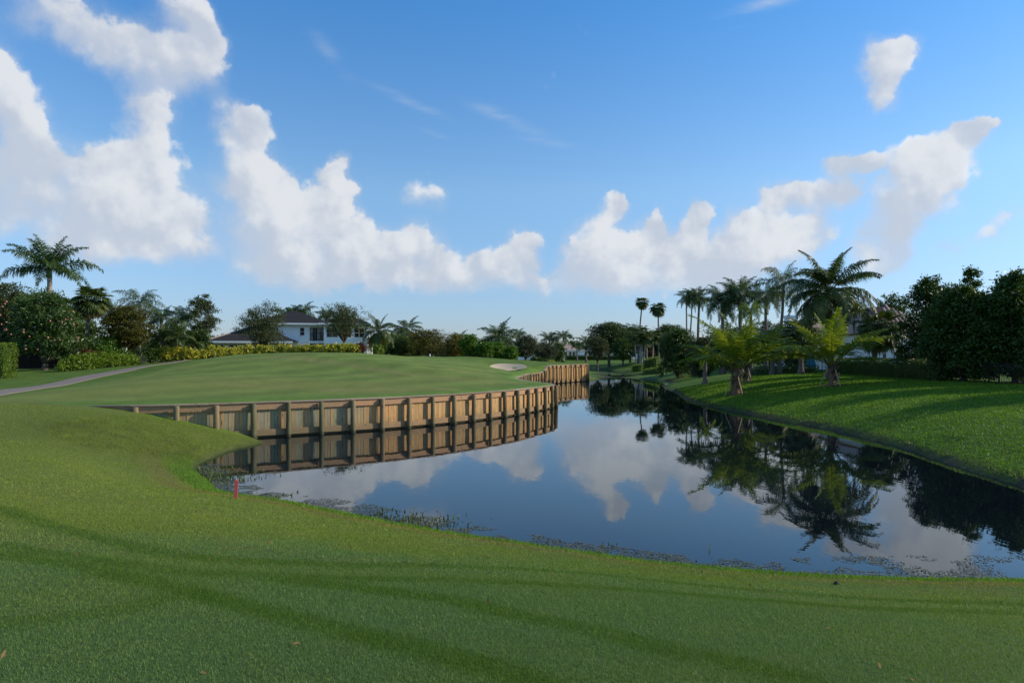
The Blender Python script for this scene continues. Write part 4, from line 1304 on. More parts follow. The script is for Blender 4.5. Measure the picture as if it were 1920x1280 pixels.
def palm(name, label, kind, mat, px, cy, rpx, d, base_px=None, nf=20, emax=80, emin=-30, rt=0.16, trunk='palmbark', shaft=False, spear=False, dead=0, group=None, seed=None, X=None, lean=None, boots=False, braces=0, coconuts=0, stretch=1.0, base_z=None):
    """palm: crown centre (column, row) and crown radius in the photograph's pixels, distance in metres"""
    PN[0] += 1
    rnd = random.Random(seed if seed else 700 + PN[0])
    Xc = (px - 960) / F * d
    Xb = Xc if base_px is None else (base_px - 960) / F * d
    zb = h1(Xb, d)
    zc = EYE + (HZ - cy) / F * d
    th = zc - zb
    L = rpx * d / F
    Lf = L * {'coco': 1.34, 'young': 1.6, 'royal': 1.2, 'queen': 1.35, 'date': 1.2, 'fan': 0.98, 'areca': 1.2}[kind]
    root = empty(name, (Xb, d, zb))
    tag(root, label, 'palm tree', group)
    dx = Xc - Xb
    g = Geo()
    n = 12
    pts, rad = [], []
    for i in range(n + 1):
        t = i / n
        pts.append((dx * (t ** 1.5), 0.0 + rnd.gauss(0, 0.006) * th, th * t if i else -0.25))
        bulge = 1.55 - 1.3 * t if t < 0.12 else 1.0
        rad.append(rt * (max(bulge, 1.0) if i else 1.7) * (1 - 0.28 * t))
    g.tube(pts, rad, 9)
    if boots:
        for i in range(16):
            a = rnd.uniform(0, 6.28); z = th * rnd.uniform(0.25, 1.0); r = rt * 1.0
            p = Vector((math.cos(a) * r, math.sin(a) * r, z)); o = Vector((math.cos(a), math.sin(a), 1.6)).normalized()
            g.tube([p - o * .1, p + o * rt * 0.9, p + o * rt * 1.7 + Vector((math.cos(a), math.sin(a), 0)) * rt * .3], [rt * .28, rt * .25, rt * .12], 5)
    g.obj('trunk', M[trunk], root, smooth=True)
    top = Vector((dx, 0, th))
    sh = 0.0
    if shaft:
        sh = L * 0.24
        Geo().tube([top - Vector((0, 0, sh * 1.0)), top - Vector((0, 0, sh * .5)), top + Vector((0, 0, L * .06))], [rt * 0.95, rt * 0.9, rt * 0.42], 10).obj('crownshaft', M['shaft'], root, smooth=True)
    if spear:
        Geo().tube([top, top + Vector((0.02 * L, 0, L * 0.35)), top + Vector((0.04 * L, 0, L * 0.72))], [rt * .32, rt * .24, 0.02], 6).obj('spear_leaf', M['petiole'], root, smooth=True)
    FS = frond_set(kind, mat)
    keys = sorted(FS.keys(), reverse=True)
    for i in range(nf):
        t = (i + 0.5) / nf
        e = emax + (emin - emax) * t ** (0.9 if kind != 'fan' else 0.85) + rnd.uniform(-7, 7)
        k = min(keys, key=lambda q: abs(q - e))
        o = link_mesh('frond', rnd.choice(FS[k]), root)
        a = i * 2.39996 + rnd.uniform(-0.25, 0.25)
        s = Lf * rnd.uniform(0.86, 1.1) * (0.82 + 0.18 * min(1, t * 3))
        o.scale = (s, s * rnd.choice((-1, 1)) if False else s, s * stretch)
        o.rotation_euler = (rnd.uniform(-.12, .12), -R(e - k), a)
        zoff = -sh * 0.15 if shaft else (0.10 - 0.25 * t) * rt * 2
        o.location = (top.x + math.cos(a) * rt * .4, top.y + math.sin(a) * rt * .4, top.z + zoff)
    if dead:
        FD = frond_set('fan' if kind == 'fan' else kind, 'f_dead')
        for i in range(dead):
            o = link_mesh('dead_frond', rnd.choice(FD[-62]), root)
            a = rnd.uniform(0, 6.28); s = Lf * rnd.uniform(0.6, 0.85)
            o.scale = (s, s, s); o.rotation_euler = (0, R(rnd.uniform(0, 20)), a)
            o.location = (top.x + math.cos(a) * rt, top.y + math.sin(a) * rt, top.z - rt * 2)
    for i in range(coconuts):
        a = rnd.uniform(0, 6.28)
        g = Geo(); g.tube([(0, 0, -.13), (0, 0, -.09), (0, 0, 0), (0, 0, .09), (0, 0, .13)], [.03, .09, .12, .09, .03], 8)
        g.obj('coconut', M['shaft'], root, smooth=True, loc=(top.x + math.cos(a) * .3, top.y + math.sin(a) * .3, top.z - .25 - rnd.uniform(0, .2)))
    for i in range(braces):
        a = R(-95) + i * 2 * math.pi / braces + 0.35
        r1 = 0.62 * 1.35
        g = Geo()
        zt_ = min(1.25, th * 0.9)
        p1 = Vector((math.cos(a) * r1, math.sin(a) * r1, 0)); p1.z = h1(Xb + p1.x, d + p1.y) - zb - 0.12
        p2 = Vector((math.cos(a) * rt * 1.1, math.sin(a) * rt * 1.1, zt_))
        g.tube([p1, p2], [0.042, 0.042], 4)
        g.obj('brace', M['stake'], root)
    if braces:
        g = Geo()
        g.tube([(0, 0, min(1.25, th * .9) - .08), (0, 0, min(1.25, th * .9) + .10)], [rt * 1.25, rt * 1.22], 10, cap=False)
        g.obj('strap', M['barkdark'], root)
    return root


exec_objects = True

# ------------------------------------------------------------------ palms of the photograph
# left side
palm('royal_palm', 'tall royal palm with green crownshaft towering above the mango tree', 'royal', 'f_royal', 92, 503, 74, 68, base_px=95, nf=15, emax=84, emin=2, rt=0.30, trunk='palmpale', shaft=True, group='royal palms', seed=11)
palm('sabal_palm', 'round-headed fan palm with bare trunk right of the pink-fruited tree', 'fan', 'f_fan', 173, 562, 34, 60, base_px=158, nf=34, emax=82, emin=-50, rt=0.20, dead=4, group='fan palms', seed=12)
palm('sabal_palm', 'yellowish fan palm half hidden behind the pink-fruited tree', 'fan', 'f_fan', 128, 578, 36, 64, base_px=150, nf=26, emax=75, emin=-50, rt=0.19, dead=3, group='fan palms', seed=13)
palm('royal_palm', 'small palm with a tall upright spear leaf behind the olive tree', 'royal', 'f_royal', 213, 590, 34, 74, nf=12, emax=72, emin=-10, rt=0.2, shaft=True, spear=True, group='royal palms', seed=14)
palm('queen_palm', 'airy thin-fronded palm rising behind the olive tree', 'queen', 'f_queen', 262, 566, 40, 70, base_px=261, nf=18, emax=78, emin=-35, rt=0.17, trunk='palmpale', dead=2, group='queen palms', seed=15)
palm('royal_palm', 'left palm of the pair between the olive tree and slender tree', 'royal', 'f_royal', 303, 594, 36, 68, nf=13, emax=72, emin=-25, rt=0.18, shaft=True, group='royal palms', seed=16)
palm('royal_palm', 'right palm of the pair beside the slender tree', 'royal', 'f_royal', 342, 594, 38, 66, nf=13, emax=74, emin=-30, rt=0.18, shaft=True, group='royal palms', seed=17)
for k, (px, cy, d, lb) in enumerate([(306, 640, 64, 'low clump palm under the pair of palms, left'), (332, 634, 63, 'low arching clump palm behind the yellow shrubs'), (358, 644, 65, 'low clump palm beside the slender tree trunk')]):
    palm('areca_palm', lb, 'areca', 'f_queen', px, cy, 34, d, nf=20, emax=84, emin=-5, rt=0.10, group='low clump palms', seed=20 + k)
# behind and right of the white house
palm('royal_palm', 'left of two palms rising behind the white house roof', 'royal', 'f_royal', 545, 590, 30, 104, nf=13, emax=70, emin=-25, rt=0.2, shaft=True, group='royal palms', seed=31)
palm('royal_palm', 'taller palm leaning right behind the white house roof', 'royal', 'f_royal', 566, 584, 32, 104, nf=13, emax=70, emin=-25, rt=0.2, shaft=True, group='royal palms', seed=32)
palm('royal_palm', 'palm peeking over the roof beside the right-hand oak', 'royal', 'f_royal', 612, 590, 24, 106, nf=11, emax=70, emin=-15, rt=0.2, shaft=True, group='royal palms', seed=33)
palm('coconut_palm', 'coconut palm just right of the white house', 'coco', 'f_coco', 710, 620, 34, 86, base_px=708, nf=18, emax=84, emin=-40, rt=0.17, dead=2, group='coconut palms', seed=34)
palm('coconut_palm', 'coconut palm above the dark shrubs right of the white house', 'coco', 'f_coco', 762, 618, 32, 106, nf=15, emax=74, emin=-25, rt=0.17, group='coconut palms', seed=35)
palm('royal_palm', 'small far palm behind the bright green shrubs', 'royal', 'f_royal', 862, 633, 20, 130, nf=12, emax=70, emin=-25, rt=0.2, group='far palms', seed=36)
palm('coconut_palm', 'spreading palm above the bright green shrubs', 'royal', 'f_royal', 936, 628, 40, 112, nf=17, emax=78, emin=-30, rt=0.2, shaft=True, group='coconut palms', seed=37)
palm('royal_palm', 'palm right of the spreading palm, above the grey oaks', 'royal', 'f_royal', 970, 626, 20, 135, nf=12, emax=70, emin=-25, rt=0.2, group='far palms', seed=38)
palm('royal_palm', 'left of the two far palms over the pink-roofed house', 'royal', 'f_royal', 1030, 634, 22, 185, nf=14, emax=74, emin=-30, rt=0.25, group='far palms', seed=39)
palm('royal_palm', 'right and taller of the two far palms over the pink-roofed house', 'royal', 'f_royal', 1056, 630, 20, 186, nf=14, emax=74, emin=-30, rt=0.25, trunk='palmpale', group='far palms', seed=40)
palm('royal_palm', 'far palm left of the spreading rain tree', 'royal', 'f_royal', 1099, 640, 20, 190, nf=14, emax=74, emin=-35, rt=0.25, group='far palms', seed=41)
palm('royal_palm', 'lowest far palm between the two far houses', 'royal', 'f_royal', 1082, 646, 14, 196, nf=12, emax=74, emin=-30, rt=0.2, group='far palms', seed=42)
# across the lake, far
palm('fan_palm', 'left of the two tall thin fan palms above the far trees', 'fan', 'f_fan', 1204, 566, 13, 167, base_px=1197, nf=30, emax=80, emin=-62, rt=0.22, dead=5, group='tall fan palms', seed=51)
palm('fan_palm', 'right of the two tall thin fan palms above the far trees', 'fan', 'f_fan', 1234, 577, 16, 163, base_px=1235, nf=30, emax=80, emin=-62, rt=0.22, dead=5, group='tall fan palms', seed=52)
for k, (px, bp, cy, r, lb) in enumerate([(1190, 1193, 629, 17, 'leftmost pale-trunked palm of the far grove'), (1203, 1200, 622, 18, 'tallest pale-trunked palm of the far grove'), (1205, 1203, 628, 16, 'palm with crossing pale trunk in the far grove'),
                                         (1213, 1206, 630, 16, 'right-leaning pale-trunked palm of the far grove'), (1212, 1213, 634, 15, 'pale-trunked palm in the gap right of the far grove'), (1227, 1223, 628, 17, 'pale-trunked palm behind the far clipped hedge'), (1250, 1246, 632, 16, 'yellowish palm above the dark lakeside bush')]):
    palm('grove_palm', lb, 'fan', 'f_fan', px, cy, r, 142 + (k % 3) * 3, base_px=bp, nf=20, emax=80, emin=-50, rt=0.17, trunk='palmpale', group='pale trunked palms of the far grove', seed=60 + k)
palm('royal_palm', 'left slim palm of the trio against the sky', 'royal', 'f_queen', 1287, 556, 22, 112, base_px=1288, nf=14, emax=74, emin=-50, rt=0.16, trunk='palmpale', dead=2, group='palm trio', seed=71)
palm('royal_palm', 'middle palm of the trio against the sky, yellow stalks', 'royal', 'f_royal', 1299, 552, 22, 113, base_px=1292, nf=14, emax=76, emin=-40, rt=0.16, trunk='palmpale', shaft=True, group='palm trio', seed=72)
palm('royal_palm', 'right thicker-trunked palm of the trio against the sky', 'royal', 'f_royal', 1312, 556, 27, 110, base_px=1307, nf=16, emax=78, emin=-50, rt=0.24, trunk='palmbark', group='palm trio', seed=73)
palm('royal_palm', 'big dark drooping palm right of the palm trio', 'royal', 'f_royal', 1355, 558, 44, 82, nf=20, emax=70, emin=-55, rt=0.26, group='royal palms', seed=74)
palm('royal_palm', 'big dark palm with an upright spear leaf', 'royal', 'f_royal', 1388, 548, 46, 80, nf=18, emax=78, emin=-40, rt=0.26, shaft=True, spear=True, group='royal palms', seed=75)
palm('royal_palm', 'bright yellow-green palm crown before the dark palms', 'royal', 'f_bright', 1408, 582, 30, 70, nf=13, emax=84, emin=-20, rt=0.2, shaft=True, group='royal palms', seed=76)
palm('royal_palm', 'dark palm left of the slim tall palm', 'royal', 'f_royal', 1436, 552, 40, 76, nf=16, emax=70, emin=-50, rt=0.2, group='royal palms', seed=77)
palm('queen_palm', 'slim tall palm with a long bare leaning trunk', 'queen', 'f_queen', 1470, 532, 50, 66, base_px=1462, nf=20, emax=82, emin=-40, rt=0.17, group='queen palms', seed=78)
palm('coconut_palm', 'tallest coconut palm on the right bank', 'coco', 'f_coco', 1554, 546, 80, 51, base_px=1557, nf=28, emax=86, emin=-36, rt=0.20, trunk='palmbark', coconuts=5, group='coconut palms', seed=79)
palm('date_palm', 'low palm with arching fronds at the lakeside left of the staked palms', 'date', 'f_young', 1322, 668, 34, 64, nf=22, emax=80, emin=-8, rt=0.22, group='low palms', seed=80)
palm('sabal_palm', 'fan palm behind the bank between the two staked coconut palms', 'fan', 'f_fan', 1502, 622, 40, 62, nf=32, emax=80, emin=-55, rt=0.22, dead=3, group='fan palms', seed=81)
palm('sabal_palm', 'lower fan palm left of the slim tall palm trunk', 'fan', 'f_fan', 1448, 640, 34, 66, nf=26, emax=80, emin=-50, rt=0.2, group='fan palms', seed=82)
palm('sabal_palm', 'fan palm with brown skirt in front of the red-tiled house', 'fan', 'f_fan', 1650, 612, 46, 56, base_px=1637, nf=34, emax=80, emin=-62, rt=0.24, dead=8, group='fan palms', seed=83)
# young staked palms on the bank
palm('young_coconut_palm', 'young staked coconut palm nearest the water, on the left', 'young', 'f_young', 1384, 690, 84, 48, base_px=1380, nf=15, emax=88, emin=22, rt=0.22, trunk='palmboot', boots=True, braces=3, dead=1, group='young staked coconut palms', seed=91)
palm('young_coconut_palm', 'young staked coconut palm standing behind the left one', 'young', 'f_young', 1402, 684, 54, 57, base_px=1399, nf=12, emax=86, emin=18, rt=0.21, trunk='palmboot', boots=True, braces=3, group='young staked coconut palms', seed=92)
palm('young_coconut_palm', 'young staked coconut palm on the right in a mulch ring', 'young', 'f_young', 1560, 684, 80, 45, base_px=1560, nf=15, emax=89, emin=20, rt=0.22, trunk='palmboot', boots=True, braces=3, group='young staked coconut palms', seed=93)

# mulch rings under the young palms
for (px, d, r, lb) in [(1380, 48, .8, 'mulch ring under the left staked palm'), (1399, 57, .7, 'mulch ring under the rear staked palm'), (1560, 45, .95, 'mulch ring under the right staked palm')]:
    X = (px - 960) / F * d
    V, Fc = [(0, 0, 0.07)], []
    for i, k in enumerate((0.5, 0.85, 1.0)):
        for j in range(28):
            a = 2 * math.pi * j / 28
            q = r * k * (1 + 0.07 * math.sin(3 * a) + 0.05 * math.sin(7 * a))
            V.append((q * math.cos(a), q * math.sin(a), (0.06, 0.045, -0.02)[i]))
    zb = h1(X, d)
    V = [(x, y, z + h1(X + x, d + y) - zb) for x, y, z in V]
    for j in range(28):
        Fc.append((0, 1 + j, 1 + (j + 1) % 28))
        for i in range(2): Fc.append((1 + i * 28 + j, 1 + (i + 1) * 28 + j, 1 + (i + 1) * 28 + (j + 1) % 28, 1 + i * 28 + (j + 1) % 28))
    o = Geo().add(V, Fc).obj('mulch_ring', M['mulch'], smooth=True, loc=(X, d, zb))
    tag(o, lb, kind='structure')

# ------------------------------------------------------------------ broadleaf trees
tree('leafy_tree', 'grey-green tree at the far left edge above the clipped hedge', 8, 57, 522, 66, 'l_oak', 0.17, 0.075, 560, 24, bot=0.12, rt=0.22, group='trees on the left', seed=201)
mango = tree('mango_tree', 'dense dark tree hung with pink fruit, short forked trunk', 100, 55, 545, 72, 'l_mango', 0.27, 0.075, 620, 22, bot=0.10, rt=0.26, nl=12, bark='bark', group='trees on the left', seed=202, x=(84 - 960) / F * 55)
tree('leafy_tree', 'dark tree filling the gap behind the fruit tree', 70, 63, 538, 62, 'l_mango', 0.2, 0.08, 420, 22, bot=0.1, group='trees on the left', seed=203)
tree('olive_tree', 'rounded dark olive-brown tree with layered foliage', 236, 61, 570, 58, 'l_olive', 0.12, 0.07, 640, 26, bot=0.22, nl=14, rt=0.2, flat=0.5, up=0.9, small=0.3, big=0.46, flatc=0.3, bark='barkdark', group='trees on the left', seed=204)
tree('slender_tree', 'slender open-crowned tree behind the yellow shrubs', 381, 67, 553, 34, 'l_oak', 0.15, 0.075, 260, 18, bot=0.34, nl=10, rt=0.08, inner=0.3, small=.25, big=.4, group='trees on the left', seed=205)
tree('bushy_tree', 'bushy dark tree at the foot of the slender tree', 372, 66, 612, 34, 'l_mango', 0.16, 0.07, 240, 20, bot=0.08, group='trees on the left', seed=206)
tree('bushy_tree', 'dark bushy backdrop tree behind the low clump palms', 312, 72, 606, 48, 'l_dark', 0.16, 0.08, 320, 20, bot=0.05, group='trees on the left', seed=207)
tree('oak_tree', 'open-crowned oak left of the white house', 492, 74, 567, 60, 'l_oak', 0.13, 0.062, 430, 22, bot=0.20, nl=13, rt=0.16, inner=0.35, small=.28, big=.44, group='oaks before the white house', seed=208)
tree('oak_tree', 'open-crowned oak in front of the white house balcony', 643, 72, 566, 54, 'l_oak', 0.13, 0.06, 330, 20, bot=0.30, nl=13, rt=0.16, inner=0.3, small=.26, big=.42, group='oaks before the white house', seed=209)
tree('bushy_tree', 'dark bushy tree right of the white house', 738, 100, 622, 36, 'l_dark', 0.2, 0.09, 360, 20, bot=0.03, group='trees behind the green', seed=210)
tree('spreading_tree', 'wide dark spreading tree behind the green', 800, 99, 616, 60, 'l_olive', 0.14, 0.08, 560, 24, bot=0.04, nl=13, flat=0.55, up=0.8, flatc=.35, group='trees behind the green', seed=211)
tree('bushy_tree', 'bright leafy tree between the two coconut palms', 752, 104, 628, 32, 'l_bright', 0.24, 0.1, 200, 18, bot=0.1, group='trees behind the green', seed=212)
tree('weeping_tree', 'yellowing weeping tree right of the spreading tree', 852, 101, 625, 24, 'l_yellow', 0.3, 0.035, 300, 24, bot=0.04, up=-0.2, group='trees behind the green', seed=213)
for k, (px, top, w, d, lb) in enumerate([(881, 626, 24, 98, 'tallest bright green shrub tree behind the green'), (912, 641, 20, 97, 'bright green shrub tree in the middle of the three'), (932, 640, 18, 98, 'bright green shrub tree under the spreading palm'), (958, 650, 15, 98, 'smallest bright green shrub tree, next to the bunker')]):
    tree('shrub_tree', lb, px, d, top, w, 'l_bright', 0.22, 0.11, 260, 18, bot=0.03, rt=0.08, group='bright green shrub trees', seed=220 + k)
tree('grey_oak', 'grey-green oak left of the far pink-roofed house', 985, 118, 628, 30, 'l_grey', 0.2, 0.09, 420, 20, bot=0.22, group='grey far oaks', seed=231)
tree('grey_oak', 'smaller grey-green oak before the far pink-roofed house', 1021, 124, 641, 30, 'l_grey', 0.2, 0.09, 360, 20, bot=0.25, group='grey far oaks', seed=232)
tree('grey_oak', 'grey oak behind the spreading palm', 908, 128, 632, 30, 'l_grey', 0.22, 0.1, 320, 20, bot=0.1, group='grey far oaks', seed=233)
tree('leafy_tree', 'dark far tree under the two far palms', 1047, 150, 642, 16, 'l_dark', 0.25, 0.11, 260, 18, bot=0.1, group='far trees', seed=234)
tree('rain_tree', 'wide umbrella-crowned tree at the far end of the lake', 1142, 172, 603, 50, 'l_rain', 0.30, 0.16, 640, 22, bot=0.32, nl=15, rt=0.4, flat=.55, up=.8, flatc=.4, group='umbrella trees', seed=235)
tree('rain_tree', 'umbrella-crowned tree left of the two tall fan palms', 1182, 178, 607, 38, 'l_rain', 0.30, 0.16, 440, 22, bot=0.25, nl=12, rt=0.4, flat=.55, up=.8, flatc=.4, group='umbrella trees', seed=236)
tree('rain_tree', 'umbrella-crowned tree right of the two tall fan palms', 1256, 168, 607, 44, 'l_rain', 0.30, 0.16, 520, 22, bot=0.2, nl=12, rt=0.4, flat=.55, up=.8, flatc=.4, group='umbrella trees', seed=237)
tree('small_oak', 'small brownish oak leaning over the far lake end', 1120, 158, 630, 26, 'l_oak', 0.24, 0.11, 300, 20, bot=0.35, rt=0.25, group='far trees', seed=238)
tree('leafy_tree', 'dark tree shading the far shore under the umbrella trees', 1168, 165, 632, 26, 'l_dark', 0.28, 0.13, 300, 20, bot=0.2, rt=0.3, group='far trees', seed=239)
tree('leafy_tree', 'dark tree behind the far pale-trunked grove', 1225, 172, 622, 34, 'l_dark', 0.28, 0.13, 380, 20, bot=0.05, rt=0.3, group='far trees', seed=240)
tree('red_shrub_tree', 'red-leaved shrub seen between the far pale trunks', 1222, 158, 655, 10, 'l_red', 0.3, 0.12, 50, 16, bot=0.05, rt=0.1, cat='shrub', seed=241)
tree('dark_bush', 'large rounded dark bush at the lakeside by the white post', 1272, 92, 615, 42, 'l_dark', 0.2, 0.1, 720, 24, bot=0.0, nl=12, rt=0.2, group='trees on the right bank', seed=242)
tree('dark_bush', 'olive bush behind the low arching palm', 1312, 84, 628, 34, 'l_oak', 0.18, 0.08, 460, 22, bot=0.0, rt=0.2, group='trees on the right bank', seed=243)
tree('leafy_tree', 'dark tree behind the left staked palm', 1372, 82, 606, 44, 'l_dark', 0.2, 0.09, 480, 22, bot=0.02, rt=0.2, group='trees on the right bank', seed=244)
tree('leafy_tree', 'dark tree behind the slim tall palm', 1440, 84, 600, 44, 'l_dark', 0.2, 0.09, 460, 22, bot=0.02, rt=0.2, group='trees on the right bank', seed=245)
tree('leafy_tree', 'dark tree behind the roof with the white chimney', 1530, 98, 572, 52, 'l_dark', 0.22, 0.1, 460, 22, bot=0.1, rt=0.2, group='trees on the right bank', seed=246)
tree('leafy_tree', 'dark tree behind the tall coconut palm crown', 1602, 84, 572, 40, 'l_dark', 0.2, 0.1, 400, 22, bot=0.1, rt=0.2, group='trees on the right bank', seed=247)
tree('leafy_tree', 'dark tree showing left of the red tiled roof', 1672, 86, 548, 40, 'l_dark', 0.2, 0.1, 380, 22, bot=0.2, rt=0.2, group='trees on the right bank', seed=251)
tree('dark_tree', 'thin-topped dark tree left of the big trees at right', 1744, 51, 514, 58, 'l_dark', 0.16, 0.07, 820, 24, bot=0.0, nl=24, rt=0.2, inner=.4, small=.2, big=.38, group='big dark trees at right', seed=248)
tree('dark_tree', 'middle big dark tree behind the metal fence', 1806, 44, 536, 78, 'l_dark', 0.20, 0.085, 1150, 24, bot=0.0, nl=28, rt=0.24, small=.18, big=.36, group='big dark trees at right', seed=249)
tree('dark_tree', 'tallest big dark tree at the right edge', 1905, 42, 510, 84, 'l_dark', 0.20, 0.085, 1150, 24, bot=0.0, nl=28, rt=0.24, small=.18, big=.36, group='big dark trees at right', seed=250)
tree('dark_tree', 'narrow dark tree poking above the right-hand trees', 1822, 48, 500, 15, 'l_dark', 0.17, 0.08, 110, 20, bot=0.55, nl=5, rt=0.10, small=.3, big=.7, group='big dark trees at right', seed=252)
# the row of trees runs on past the right edge of the picture and shades the bank
for k, (X, Y, top, r) in enumerate([(35, 37.5, 10.4, 3.6), (35.5, 31.5, 10.6, 3.8), (35.5, 25.0, 9.8, 3.3), (36, 17.5, 9.2, 2.8)]):
    tree('dark_tree', ['dark tree just beyond the right edge of the view', 'second dark tree beyond the right edge of the view', 'third dark tree beyond the right edge of the view', 'fourth dark tree beyond the right edge of the view'][k], 0, Y, HZ - (top - EYE) * F / Y, r * F / Y, 'l_dark', 0.2, 0.1, 560, 22, bot=0.05, rt=0.22, x=X, group='big dark trees at right', seed=260 + k)

# backdrop trees that close the view between the nearer ones
for k, (px, d, top, w, leaf, lb) in enumerate([(30, 78, 560, 70, 'l_dark', 'shaded backdrop tree behind the left edge tree'), (150, 80, 596, 60, 'l_dark', 'shaded backdrop tree behind the fan palms'), (235, 82, 612, 50, 'l_dark', 'shaded backdrop tree behind the olive tree'),
        (420, 100, 628, 50, 'l_dark', 'low backdrop tree behind the left wing of the white house'), (700, 108, 628, 40, 'l_dark', 'backdrop tree behind the coconut palm by the white house'), (775, 114, 630, 55, 'l_dark', 'backdrop tree behind the wide spreading tree'),
        (850, 112, 640, 45, 'l_grey', 'grey backdrop tree behind the weeping tree'), (945, 124, 636, 36, 'l_grey', 'grey backdrop tree behind the spreading palm trunk'), (1345, 100, 618, 50, 'l_dark', 'dark backdrop tree behind the big drooping palm'),
        (1490, 78, 622, 40, 'l_dark', 'dark backdrop tree left of the white chimney'), (1760, 68, 566, 70, 'l_dark', 'backdrop tree behind the middle big dark tree'), (1900, 62, 560, 90, 'l_dark', 'backdrop tree behind the right edge tree')]):
    tree('backdrop_tree', lb, px, d, top, w, leaf, 0.24, 0.12, 300, 20, bot=0.0, nl=9, rt=0.2, group='backdrop trees', seed=280 + k)


def far_woods():
    rs = np.random.RandomState(4)
    Vs, n0, Qs = [], 0, []
    for i in range(130):
        a = R(rs.uniform(-52, 52)); dist = rs.uniform(245, 300)
        X, Y = math.sin(a) * dist, math.cos(a) * dist
        hh = rs.uniform(5.5, 9.5); rx = rs.uniform(5, 8)
        lb = lobes_for(rs, hh, 0.0, rx, rx, 8, .34, .5, .9)
        (V, Q), cc = crown_cloud(rs, lb, 52, 14, 0.8, 0.42, rx * .1)
        V = V + np.array([X, Y, 2.1]); V[:, 2] = np.maximum(V[:, 2], 2.2)
        Vs.append(V); Qs.append(Q + n0); n0 += len(V)
    o = link_mesh('far_woods', fast_mesh('far_woods', np.vstack(Vs), np.vstack(Qs), M['l_rain']))
    tag(o, 'far belt of dark green woods along the horizon', 'woods', kind='stuff')


far_woods()

# pink fruit hanging in the mango tree
rs = np.random.RandomState(77)
fg = Geo(); fg.tube([(0, 0, -.085), (0, 0, -.06), (0, 0, 0), (0, 0, .05), (0, 0, .075)], [.015, .05, .068, .045, .012], 7)
fm = fg.mesh('fruit', M['fruit'], smooth=True)
for i in range(34):
    a = rs.uniform(-2.9, -0.2); zz = rs.uniform(1.2, 5.6)
    rr = 3.25 * math.sqrt(max(0.1, 1 - ((zz - 3.4) / 3.6) ** 2))
    o = link_mesh('fruit', fm, mango, (math.cos(a) * rr, math.sin(a) * rr * 0.95, zz)); o.scale = [rs.uniform(0.8, 1.15)] * 3

# ------------------------------------------------------------------ hedges and shrubs
hedge('clipped_hedge', 'tall yellow-green clipped hedge at the left edge', [gp(-90, 0, 46), gp(-30, 0, 46), gp(20, 0, 46)], 1.2, 2.25, 'l_hedge', 0.10, 0.06, 300, seed=3)
hedge('long_hedge', 'long clipped hedge below the red-tiled house', [(29.0, 62), (29.3, 56), (29.0, 50), (28.6, 45)], 1.1, 1.35, 'l_dhedge', 0.09, 0.05, 300, seed=4)
hedge('low_hedge', 'low clipped hedge across the lake under the pale trunks', [gp(1186, 0, 132), gp(1206, 0, 131)], 1.6, 1.35, 'l_hedge', 0.18, 0.1, 70, group='clipped hedges across the lake', seed=5)
hedge('tall_hedge', 'square tall clipped hedge across the lake', [gp(1207, 0, 126), gp(1234, 0, 125)], 1.8, 2.5, 'l_hedge', 0.18, 0.1, 70, group='clipped hedges across the lake', seed=6)
hedge('low_hedge', 'low hedge in front of the square tall hedge', [gp(1213, 0, 116), gp(1238, 0, 112)], 1.4, 1.0, 'l_hedge', 0.16, 0.09, 80, group='clipped hedges across the lake', seed=7)
hedge('low_hedge', 'dark low hedge under the metal fence behind the staked palms', [gp(1415, 0, 69), gp(1470, 0, 67), gp(1530, 0, 64)], 0.9, 0.7, 'l_dhedge', 0.1, 0.06, 220, seed=8)
hedge('far_hedge', 'long dark hedge below the far houses', [gp(1060, 0, 200), gp(1120, 0, 200), gp(1185, 0, 198)], 1.5, 1.3, 'l_dhedge', 0.25, 0.15, 40, seed=9)

rs = np.random.RandomState(12)
# leafy shrubs along the cart path
row = [(121, 52.0, .9, .95), (140, 52.5, 1.0, 1.15), (156, 53.2, 1.05, 1.3), (172, 54, 1.0, 1.3), (188, 54.8, 1.05, 1.35), (202, 55.5, .95, 1.25), (216, 56.2, .95, 1.1), (231, 57, .9, .95), (246, 58, .9, .85), (259, 59, .9, .8)]
words = ['first', 'second', 'third', 'fourth', 'fifth', 'sixth', 'seventh', 'eighth', 'ninth', 'tenth']
for k, (px, d, r, hh) in enumerate(row):
    X, Y = gp(px, 0, d)
    shrub('path_shrub', f'{words[k]} green shrub from the left in the row beside the cart path', X, Y, r * .85, r * .8, hh, 'l_hedge' if k < 9 else 'l_grey', 0.14, 0.075, 95, 15, group='shrubs beside the cart path', seed=330 + k)
X, Y = gp(195, 0, 59); shrub('leafy_shrub', 'large green shrub behind the row beside the cart path', X, Y, 2.0, 1.3, 2.6, 'l_bright', 0.18, 0.09, 200, 18, seed=345)
X, Y = gp(222, 0, 60); shrub('leafy_shrub', 'smaller green shrub under the olive tree', X, Y, 1.3, 1.1, 1.7, 'l_dhedge', 0.18, 0.09, 140, 18, seed=346)
X, Y = gp(158, 0, 57); shrub('red_shrub', 'red-leaved shrub under the fan palm trunk', X, Y, 1.0, .9, 1.9, 'l_red', 0.18, 0.07, 60, 14, seed=347)
X, Y = gp(283, 0, 62); shrub('leafy_shrub', 'green shrub between the palm trunk and the yellow shrubs', X, Y, 1.3, 1.0, 1.3, 'l_dhedge', 0.18, 0.09, 120, 18, seed=348)
